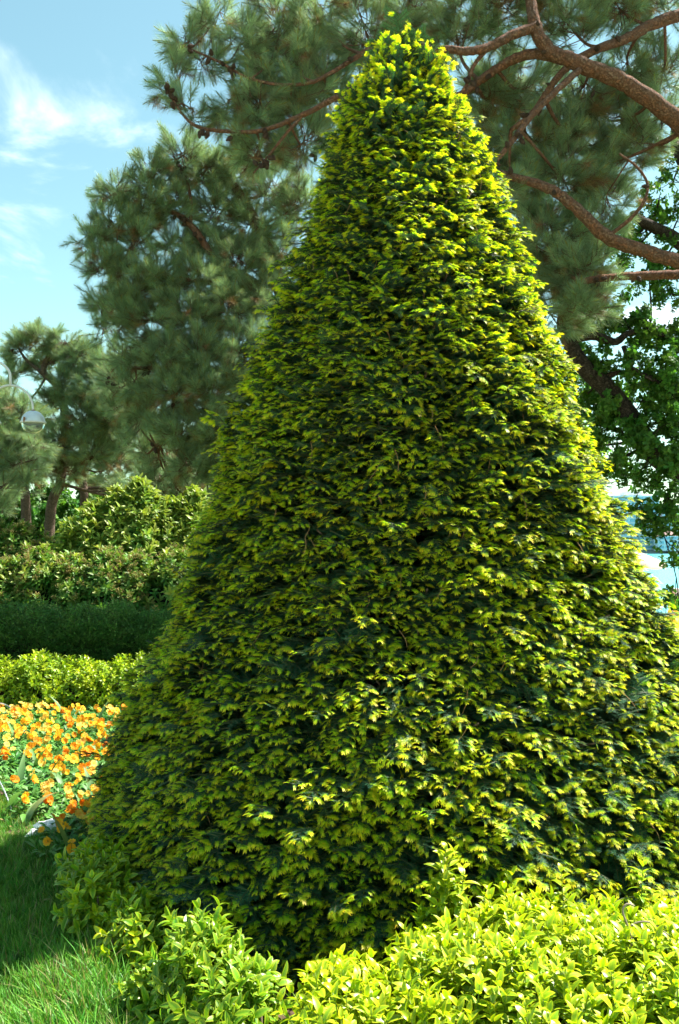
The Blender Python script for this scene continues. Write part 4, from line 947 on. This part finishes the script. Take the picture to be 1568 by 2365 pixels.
def pansy_leaves(seed, n=16):
    rg = np.random.default_rng(seed); mb = MB()
    for k in range(n):
        a = rg.uniform(0, 6.28); el = rg.uniform(-.1, 1.0); L_ = rg.uniform(.03, .055); c_ = mixc((.05, .16, .03), (.12, .30, .05), rg.uniform())
        V, f, C = leaf_grid(L_, L_ * .42, rg.uniform(.2, 1), .2, 4, None, c_, c_)
        st = np.array([math.cos(a), math.sin(a), .6]) * rg.uniform(.01, .05); mb.add(xform(V, frame((math.cos(a) * math.cos(el), math.sin(a) * math.cos(el), math.sin(el)), (0, 0, 1)), st + np.array([0, 0, .01])), f, C)
        mb.tube([(0, 0, 0), st], [.0012, .0008], 3, c_, cap=False)
    return mb.mesh('leaves', M_HERB, True)
KINDS = ['orange', 'amber', 'pale']
FL = {k: [flower(k, 60 + 5 * i + j) for i in range(3)] for j, k in enumerate(KINDS)}
PL = {k: petal_mesh(k, 80 + i) for i, k in enumerate(KINDS)}
LV = [pansy_leaves(90 + i) for i in range(4)]
CENT = MB(); CENT.lathe([(.0035, .003), (.003, .008), (.0005, .009)], 6, (.80, .62, .05)); CENT = CENT.mesh('flower_center', M_PANSY)
STEM = MB(); STEM.tube([(0, 0, 0), (.004, 0, .5), (0, 0, 1)], [.0016, .0014, .0012], 4, (.09, .2, .04)); STEM = STEM.mesh('stem', M_HERB)
COLW = {'orange': 'deep orange', 'amber': 'amber yellow', 'pale': 'pale yellow'}
def zone(x, y):
    if (x - YX) ** 2 + (y - YY) ** 2 < 2.15 ** 2: return 'close beside the yew'
    if y > 7.7: return 'at the foot of the golden hedge'
    if y < 5.3: return 'near the white tissue'
    if x < bed_edge(y) + .45: return 'along the lawn edge'
    return 'in the middle of the flower bed'
rg = np.random.default_rng(61); spots = []
def clear_of_yew(x, y): return (x - YX) ** 2 + (y - YY) ** 2 > 1.72 ** 2
special = [(D(110, 1955, 4.66), 'amber'), (D(135, 1910, 4.95), 'orange'), (D(55, 1850, 5.3), 'amber'), (D(30, 1780, 5.8), 'orange'), (D(165, 1985, 4.5), 'amber')]
for p, k in special: spots.append((p[0], p[1], k))
tries = 0
while len(spots) < 290 and tries < 30000:
    tries += 1; y = rg.uniform(4.7, 8.5); x = rg.uniform(-3.5, -.9)
    if x < bed_edge(y) + .12 or x < -.42 * y - .15 or not clear_of_yew(x, y): continue
    if y < 5.3 and rg.uniform() < .4: continue
    if -1.25 < x and y < 4.6: continue
    if min((x - a) ** 2 + (y - b) ** 2 for a, b, _ in spots) < .085 ** 2: continue
    spots.append((x, y, KINDS[rg.choice(3, p=[.32, .42, .26])]))
order = sorted(range(len(spots)), key=lambda i: spots[i][1]); nearest = set(order[:14])
for i, (x, y, k) in enumerate(spots):
    nf = int(rg.integers(2, 5)); pl = empty('pansy_plant', (x, y, .015), f"pansy plant with {('two', 'three', 'four')[nf - 2]} {COLW[k]} flowers {zone(x, y)}", 'pansy', 'pansies in the flower bed')
    lf = obj('leaves', LV[i % 4], pl); lf.rotation_euler = (0, 0, rg.uniform(0, 6)); lf.scale = (1.5, 1.5, 1.5)
    for q in range(nf):
        a = rg.uniform(0, 6.28); h = rg.uniform(.085, .14); lean = rg.uniform(0, .35); tip = Vector((math.cos(a) * lean * h, math.sin(a) * lean * h, h))
        st = obj('stem', STEM, pl); st.rotation_euler = tip.to_track_quat('Z', 'Y').to_euler(); st.scale = (1, 1, tip.length)
        face = unit(np.array([rg.normal(.25, .45), rg.normal(-.55, .4), rg.uniform(.25, .9)])); upv = unit(np.array([0, 0, 1.]) - face * face[2])
        X = upv; Y = np.cross(face, X); M3 = np.stack([X, Y, face], 1); s_ = rg.uniform(.62, .92)
        if i in nearest:
            fl = obj('flower', CENT, pl)
            for kk, (aa, ss) in enumerate(PET):
                Fm, pp = petal_frame(aa, kk); place('petal', obj('petal', PL[k], None, False), pp, Fm, ss, fl)
        else: fl = obj('flower', FL[k][rg.integers(0, 3)], pl)
        m4 = Matrix.Identity(4)
        for r1 in range(3):
            for c1 in range(3): m4[r1][c1] = float(M3[r1, c1]) * s_
            m4[r1][3] = float(tip[r1])
        fl.matrix_local = m4
# low leaves between the plants
n = 2600; x = rg.uniform(-3.6, -.7, n); y = rg.uniform(4.2, 8.7, n); ok = (x > bed_edge(y) + .05 + .25 * (y < 5.2) * rg.uniform(0, 1, n))
x, y = x[ok], y[ok]; n = len(x); P_LV = [obj('bed_leaf_tuft', m_, None, False) for m_ in LV]
g = scatter('ground_cover', np.stack([x, y, 0 * x + .02], 1), rot_zdir(unit(np.stack([rg.normal(0, .2, n), rg.normal(0, .2, n), np.ones(n)], 1)), rg.uniform(0, 6, n)), rg.uniform(.8, 1.4, n), rg.integers(0, 4, n), P_LV)
tag(g, 'low green leaves covering the soil among the pansies', 'ground cover', None, 'stuff')

# spent tulip leaves in the bed
def strap(rg, L_, W_, bend, c0, c1):
    V = []; C = []; a = 1.35; p = np.zeros(3); nn = 9
    for i in range(nn):
        t = i / (nn - 1); wv = W_ * .5 * (.55 + .9 * math.sin(math.pi * min(.97, t * .85 + .12))) * (1 - t ** 4)
        for u, zz in ((-1, .3), (0, 0), (1, .3)): V.append(p + np.array([0, u * wv, 0]) + np.array([-math.sin(a), 0, math.cos(a)]) * zz * wv)
        C += [mixc(c0, c1, t ** 2)] * 3; a -= bend / nn; p = p + np.array([math.cos(a), 0, math.sin(a)]) * L_ / (nn - 1)
    f = [(i * 3 + j, (i + 1) * 3 + j, (i + 1) * 3 + j + 1, i * 3 + j + 1) for i in range(nn - 1) for j in (0, 1)]
    return MB().add(V, f, np.array(C))
rg = np.random.default_rng(71)
tul = [(D(250, 1780, 6.3), 1), (D(145, 1815, 5.9), 1), (D(205, 1905, 5.1), 3), (D(60, 1905, 5.2), 2), (D(20, 1900, 5.4), 2), (D(165, 1980, 4.6), 2), (D(100, 1640, 8.2), 3), (D(150, 1640, 8.3), 3), (D(40, 1700, 7.2), 2), (D(80, 1760, 6.4), 2), (D(180, 1700, 7.4), 2), (D(20, 1640, 8.2), 2), (D(225, 1650, 8.0), 2), (D(215, 1850, 5.7), 2), (D(110, 1790, 6.1), 2), (D(45, 1810, 5.9), 2)]
for i, (p, n) in enumerate(tul):
    yel = i in (3, 5, 6)
    tp = empty('tulip_plant', (p[0], p[1], .012), f"{('one', 'two', 'three')[n - 1]} {'faded yellowing' if yel else 'broad grey green'} tulip {'leaf' if n == 1 else 'leaves'} {zone(p[0], p[1])}", 'tulip', 'tulip leaves in the flower bed')
    for k in range(n):
        c0 = mixc((.07, .19, .07), (.12, .25, .08), rg.uniform()); c1 = (.42, .33, .09) if yel else mixc(c0, (.25, .34, .10), rg.uniform(0, .6))
        o = strap(rg, rg.uniform(.2, .32), rg.uniform(.026, .04), rg.uniform(.3, 2.3), c0, c1).build('leaf', M_HERB, tp, True); o.rotation_euler = (0, 0, rg.uniform(0, 6.28))
# crumpled tissue lying among the flowers
mb = MB(); rg = np.random.default_rng(73); V = []; nu, nv = 18, 10
for i in range(nv):
    el = math.pi * (i + .0) / (nv - 1)
    for j in range(nu):
        a = 2 * math.pi * j / nu; r = 1 + .22 * math.sin(3 * a + 2 * el) + .18 * math.sin(7 * a - 5 * el) + rg.uniform(-.14, .14)
        V.append((.13 * r * math.sin(el) * math.cos(a), .07 * r * math.sin(el) * math.sin(a), .055 * r * math.cos(el)))
mb.add(V, [(i * nu + j, i * nu + (j + 1) % nu, (i + 1) * nu + (j + 1) % nu, (i + 1) * nu + j) for i in range(nv - 1) for j in range(nu)])
o = mb.build('paper_tissue', M_TISSUE); p = D(97, 1885, 5.0); o.location = (p[0], 5.05, .05); o.rotation_euler = (.2, -.25, .5); o.scale = (.7, .7, .5)
tag(o, 'crumpled white tissue lying between the pansies by the lawn', 'tissue')
# twisted wire strand along the bed
for (a, b, lab) in ((D(-40, 1660, 8.3), D(42, 1632, 8.45), 'twisted pale wire strand at the foot of the golden hedge'), (D(-30, 1820, 5.9), D(26, 1882, 5.35), 'short twisted wire strand at the lawn edge by the pansies')):
    m = MB(); T = np.linspace(0, 1, 40)
    for ph in (0, math.pi): m.tube(np.stack([a[0] + (b[0] - a[0]) * T, a[1] + (b[1] - a[1]) * T + .006 * np.sin(T * 60 + ph), .16 - .1 * T + .05 * np.sin(T * 3) + .006 * np.cos(T * 60 + ph)], 1), .0028, 4)
    tag(m.build('wire', M_WIRE), lab, 'wire')
# litter on the soil: dry leaves
LM = MB(); V, f, C = leaf_grid(.05, .018, .6, .3, 4, None, (.34, .22, .09), (.42, .30, .14)); LM.add(V, f, C); P_DRY = [LM.build('dry_leaf', M_HERB, link=False)]
n = 900; x = rg.uniform(-2.6, .3, n); y = rg.uniform(2.6, 6.0, n); ok = (x > bed_edge(y) - .12) & (x < bed_edge(y) + .7); x, y = x[ok], y[ok]; n = len(x)
g = scatter('leaf_litter', np.stack([x, y, 0 * x + .03], 1), rot_zdir(unit(np.stack([rg.normal(0, .4, n), rg.normal(0, .4, n), np.ones(n)], 1)), rg.uniform(0, 6.3, n)), rg.uniform(.5, 1.2, n), np.zeros(n), P_DRY)
tag(g, 'dry brown leaf litter on the soil along the lawn edge', 'litter', None, 'stuff')
# bare twig poking out of the golden hedge
m = MB(); q = [D(1457, 2165, 2.85), D(1450, 2140, 2.85), D(1438, 2105, 2.86), D(1448, 2088, 2.86), D(1465, 2092, 2.86)]; q2 = [D(1452, 2142, 2.85), D(1475, 2130, 2.84), D(1505, 2132, 2.83), D(1545, 2160, 2.82)]
m.tube(spline(q, 16), np.linspace(.004, .003, 16), 6); m.tube(spline(q2, 16), np.linspace(.0035, .0018, 16), 6)
m.tube([D(1457, 2165, 2.85), D(1462, 2165, 2.85) - np.array([0, 0, .12])], [.004, .004], 6)
tag(m.build('bare_twig', solid('grey_twig', (.22, .17, .13), (.30, .24, .19), 40, .9, .1), smooth=True), 'curled bare grey twig sticking out of the golden hedge', 'twig')

# ------------------------------------------------------------------ street lamp
ld = 15.0; gp = lambda px, py: D(px, py, ld)
lb = gp(-96, 1264); lz = float(ground_z(0, ld)); lamp = empty('street_lamp', (lb[0], ld, lz), 'white arched street lamp with hanging glass and metal globes above the young pine', 'lamp'); o0 = np.array([lb[0], ld, lz])
top = gp(-96, 870)
m = MB(); m.tube([[0, 0, 0], [0, 0, .9], [0, 0, top[2] - lz]], [.07, .055, .045], 14); m.build('post', M_WHITE, lamp, True)
m = MB(); m.lathe([(.13, 0), (.13, .05), (.085, .12), (.075, .3)], 16); m.build('base', M_WHITE, lamp, True)
A = [gp(-36 - 60 * math.cos(t), 870 - 40 * math.sin(t)) for t in np.linspace(0, math.pi, 20)] + [gp(24, 880), gp(24, 890)]
m = MB(); m.tube(np.array(A) - o0, .022, 12); m.build('arm', M_WHITE, lamp, True)
A2 = [gp(24 - 52 * math.cos(t), 944 - 54 * math.sin(t)) for t in np.linspace(0, math.pi, 24)]; A2 = [gp(-28, 950)] + A2 + [gp(76, 952)]
m = MB(); m.tube(np.array(A2) - o0, .019, 12); m.build('cross_arm', M_WHITE, lamp, True)
for px in (-28, 76.5):
    c = gp(px, 975) - o0; rr = .195; k = MB()
    k.lathe([(.022, rr * .97), (.06, rr * .95)] + [(rr * math.cos(t), rr * math.sin(t)) for t in np.linspace(1.2, 0.0, 10)], 32, center=c); hd = k.build('lamp_dome', M_ALU, lamp, True)
    k = MB(); k.lathe([(rr + .004, .012), (rr + .016, .008), (rr + .018, -.012), (rr + .012, -.026), (rr - .004, -.028)], 32, center=c); k.build('rim', M_WHITE, hd, True)
    k = MB(); k.lathe([(rr * .97 * math.cos(t), -.02 + rr * .92 * math.sin(t)) for t in np.linspace(0, -1.5, 10)] + [(.001, -.02 - rr * .92)], 32, center=c); k.build('glass_bowl', M_GLASS, lamp, True)
    k = MB(); k.lathe([(rr * .9, -.012), (rr * .5, .05), (.04, .09)], 24, center=c); k.build('reflector', M_ALU, lamp, True)
    k = MB(); k.lathe([(.024, rr * .93), (.026, rr * 1.02), (.02, rr * 1.08)], 12, center=c); k.build('collar', M_RUST, lamp, True)
    k = MB(); q = c + np.array([-.085, -rr * .86, 0]); k.box(q + np.array([-.012, -.035, -.02]), q + np.array([.012, .0, .06])); k.build('clip', M_RUST, hd)

# ------------------------------------------------------------------ seaside: railing, parasol, tables, walker
ry, gz = 37.0, -1.38
rail = empty('railing', (6.0, ry, gz), 'dark iron railing with stone top rail along the sea wall', 'railing')
m = MB(); m.box((0, -.14, 1.02), (16, .14, 1.16)); m.build('top_rail', M_STONE, rail)
m = MB(); m.box((0, -.16, 0), (16, .16, .16)); m.build('plinth', M_STONE, rail)
bm = MB(); bm.tube([(0, 0, .155), (0, 0, 1.03)], [.012, .012], 5); bm = bm.mesh('baluster', M_IRON)
for k in range(107):
    if k % 13: o = obj('baluster', bm, rail); o.location = (.15 * k, 0, 0)
pm = MB(); pm.box((-.13, -.17, 0), (.13, .17, 1.30)); pm = pm.mesh('pier', M_STONE)
for k in range(9): o = obj('pier', pm, rail); o.location = (1.95 * k, 0, 0)

pc = D(1468, 1264, 35.0); par = empty('parasol', (pc[0], 35.0, gz), 'beige canvas parasol open on the promenade beside the sea', 'parasol')
m = MB(); m.tube([(0, 0, 0), (0, 0, 2.85)], [.03, .025], 10); m.build('pole', M_WHITE, par, True)
m = MB(); m.lathe([(.28, 0), (.28, .06), (.05, .10)], 18); m.build('base', M_STONE, par, True)
m = MB(); V = []; seg = 8
for (r, zz) in ((.02, 2.85), (.6, 2.62), (1.15, 2.38), (1.16, 2.20)):
    for j in range(seg * 4):
        a = 2 * math.pi * j / (seg * 4); sag = 1 - .06 * abs(math.sin(a * seg / 2)) * (r > .1); V.append((r * sag * math.cos(a), r * sag * math.sin(a), zz - .03 * abs(math.sin(a * seg / 2)) * (r > 1.15) * 2))
q = seg * 4; m.add(V, [(i * q + j, i * q + (j + 1) % q, (i + 1) * q + (j + 1) % q, (i + 1) * q + j) for i in range(3) for j in range(q)]); m.build('canopy', M_FABRIC, par, True)
rb = MB(); rb.tube([(.03, 0, 2.78), (1.1, 0, 2.33)], [.008, .008], 4); rb = rb.mesh('rib', M_WHITE)
for j in range(8): o = obj('rib', rb, par); o.rotation_euler = (0, 0, 2 * math.pi * j / 8)
for px, dd, lab in ((1502, 34.0, 'pale round cafe table by the sea railing'), (1478, 35.8, 'pale high table under the beige parasol')):
    c = D(px, 1264, dd); tb_ = empty('cafe_table', (c[0], dd, gz), lab, 'table'); hh = .76 if dd < 35 else 1.04
    m = MB(); m.lathe([(.001, hh), (.42, hh), (.43, hh - .02), (.42, hh - .045), (.001, hh - .045)], 24); m.build('tabletop', M_TAB, tb_, True)
    m = MB(); m.tube([(0, 0, .03), (0, 0, hh - .04)], [.03, .03], 10); m.build('pedestal', M_IRON, tb_, True)
    m = MB(); m.lathe([(.001, .04), (.24, .03), (.25, 0)], 18); m.build('base', M_IRON, tb_, True)

pd = 28.5; pp = D(1552, 1264, pd); per = empty('person', (pp[0], pd, float(ground_z(0, pd)) + .02), 'person in a yellow knee-length dress walking on the pale promenade', 'person'); per.rotation_euler = (0, 0, R(25))
J = {'pel': (0, 0, .92), 'wai': (0, 0, 1.08), 'che': (0, 0, 1.28), 'nec': (0, -.01, 1.43), 'hd0': (0, -.015, 1.50), 'hd1': (0, -.03, 1.57), 'hd2': (0, -.02, 1.66),
     'hl': (.09, 0, .88), 'kl': (.10, -.12, .49), 'al': (.10, -.14, .09), 'tl': (.11, -.28, .03), 'hr': (-.09, 0, .88), 'kr': (-.10, .05, .49), 'ar': (-.10, .24, .13), 'tr': (-.11, .13, .03),
     'sl': (.17, 0, 1.38), 'el': (.22, .10, 1.12), 'wl': (.21, -.02, .90), 'fl': (.20, -.06, .81), 'sr': (-.17, 0, 1.38), 'er': (-.22, -.06, 1.12), 'wr': (-.21, -.22, .95), 'fr': (-.20, -.28, .88)}
RAD = dict(pel=(.15, .11), wai=(.115, .09), che=(.14, .10), nec=(.05, .05), hd0=(.06, .07), hd1=(.075, .095), hd2=(.06, .075), hl=(.085, .085), kl=(.052, .055), al=(.034, .036), tl=(.035, .025), hr=(.085, .085), kr=(.052, .055), ar=(.034, .036), tr=(.035, .025), sl=(.055, .055), el=(.04, .04), wl=(.027, .03), fl=(.02, .035), sr=(.055, .055), er=(.04, .04), wr=(.027, .03), fr=(.02, .035))
E = [('pel', 'wai'), ('wai', 'che'), ('che', 'nec'), ('nec', 'hd0'), ('hd0', 'hd1'), ('hd1', 'hd2'), ('pel', 'hl'), ('hl', 'kl'), ('kl', 'al'), ('al', 'tl'), ('pel', 'hr'), ('hr', 'kr'), ('kr', 'ar'), ('ar', 'tr'), ('che', 'sl'), ('sl', 'el'), ('el', 'wl'), ('wl', 'fl'), ('che', 'sr'), ('sr', 'er'), ('er', 'wr'), ('wr', 'fr')]
ks = list(J); me = bpy.data.meshes.new('body'); me.from_pydata([J[k] for k in ks], [(ks.index(a), ks.index(b)) for a, b in E], []); me.materials.append(M_SKIN)
bo = obj('body', me, per); sk = bo.modifiers.new('skin', 'SKIN'); sk.use_smooth_shade = True
for i, k in enumerate(ks): me.skin_vertices[0].data[i].radius = RAD[k]; me.skin_vertices[0].data[i].use_root = (k == 'pel')
bo.modifiers.new('subd', 'SUBSURF').levels = 2; bo.modifiers['subd'].render_levels = 2
m = MB()
for sx, hnd in ((1, J['fl']), (-1, J['fr'])):
    for k in range(4): b = np.array(hnd) + np.array([0, -.03 + .018 * k, -.02]); m.tube(spline([b, b + [sx * .004, -.008, -.035], b + [-sx * .008, -.016, -.062 - .006 * (k in (1, 2))]], 6), np.linspace(.0085, .006, 6), 6)
    b = np.array(hnd) + np.array([-sx * .01, -.03, .005]); m.tube(spline([b, b + [-sx * .012, -.022, -.02], b + [-sx * .014, -.03, -.04]], 6), np.linspace(.010, .007, 6), 6)
m.build('fingers', M_SKIN, per, True)
m = MB(); V = []; ringz = [(1.44, .075, .07), (1.40, .175, .095), (1.30, .165, .125), (1.16, .135, .11), (1.08, .128, .108), (.95, .175, .145), (.75, .205, .20), (.55, .235, .25), (.47, .245, .262)]
nu = 28
for zz, a_, b_ in ringz:
    for j in range(nu):
        t = 2 * math.pi * j / nu; k = 1 + (.05 * math.sin(7 * t) * (1.0 - zz) if zz < .95 else 0); V.append((a_ * k * math.cos(t), b_ * k * math.sin(t), zz))
m.add(V, [(i * nu + j, i * nu + (j + 1) % nu, (i + 1) * nu + (j + 1) % nu, (i + 1) * nu + j) for i in range(len(ringz) - 1) for j in range(nu)]); m.build('dress', M_DRESS, per, True)
m = MB()
for s_, e_ in (('sl', 'el'), ('sr', 'er')): a_, b_ = np.array(J[s_]), np.array(J[e_]); m.tube([a_ * np.array([.75, 1, 1.0]), a_, a_ + (b_ - a_) * .55], [.075, .072, .075], 14, cap=False)
m.build('sleeves', M_DRESS, per, True)
m = MB(); V = []; nu = 20
for el in np.linspace(-.7, 1.57, 10):
    for j in range(nu):
        t = 2 * math.pi * j / nu; front = max(0, -math.sin(t)) * (el < .55); V.append((.092 * math.cos(el) * math.cos(t), .10 * math.cos(el) * math.sin(t) * (1 - .55 * front) + .0 - .015, 1.60 + .115 * math.sin(el) - .14 * max(0, math.sin(t)) * (el < -.3)))
m.add(V, [(i * nu + j, i * nu + (j + 1) % nu, (i + 1) * nu + (j + 1) % nu, (i + 1) * nu + j) for i in range(9) for j in range(nu)]); m.build('hair', M_HAIR, per, True)
m = MB(); m.lathe([(.001, .012), (.010, .006), (.012, -.004), (.001, -.012)], 8, center=(0, -.132, 1.572)); m.build('nose', M_SKIN, per, True)
m = MB()
for sx in (-.03, .03): m.lathe([(.001, .007), (.010, 0), (.001, -.007)], 8, center=(sx, -.112, 1.592))
m.build('eyes', M_HAIR, per, True)
m = MB(); m.tube([(-.022, -.113, 1.535), (0, -.12, 1.532), (.022, -.113, 1.535)], [.003, .006, .003], 6); m.build('mouth', solid('lips', (.45, .16, .14), None), per, True)
for k in (('al', 'tl'), ('ar', 'tr')):
    a_, b_ = np.array(J[k[0]]), np.array(J[k[1]]); m = MB(); m.tube([a_ + [0, .03, -.05], (a_ + b_) / 2 + [0, 0, -.015], b_ + [0, -.03, -.002]], [.035, .042, .024], 10); m.build('shoe', M_SHOE, per, True)
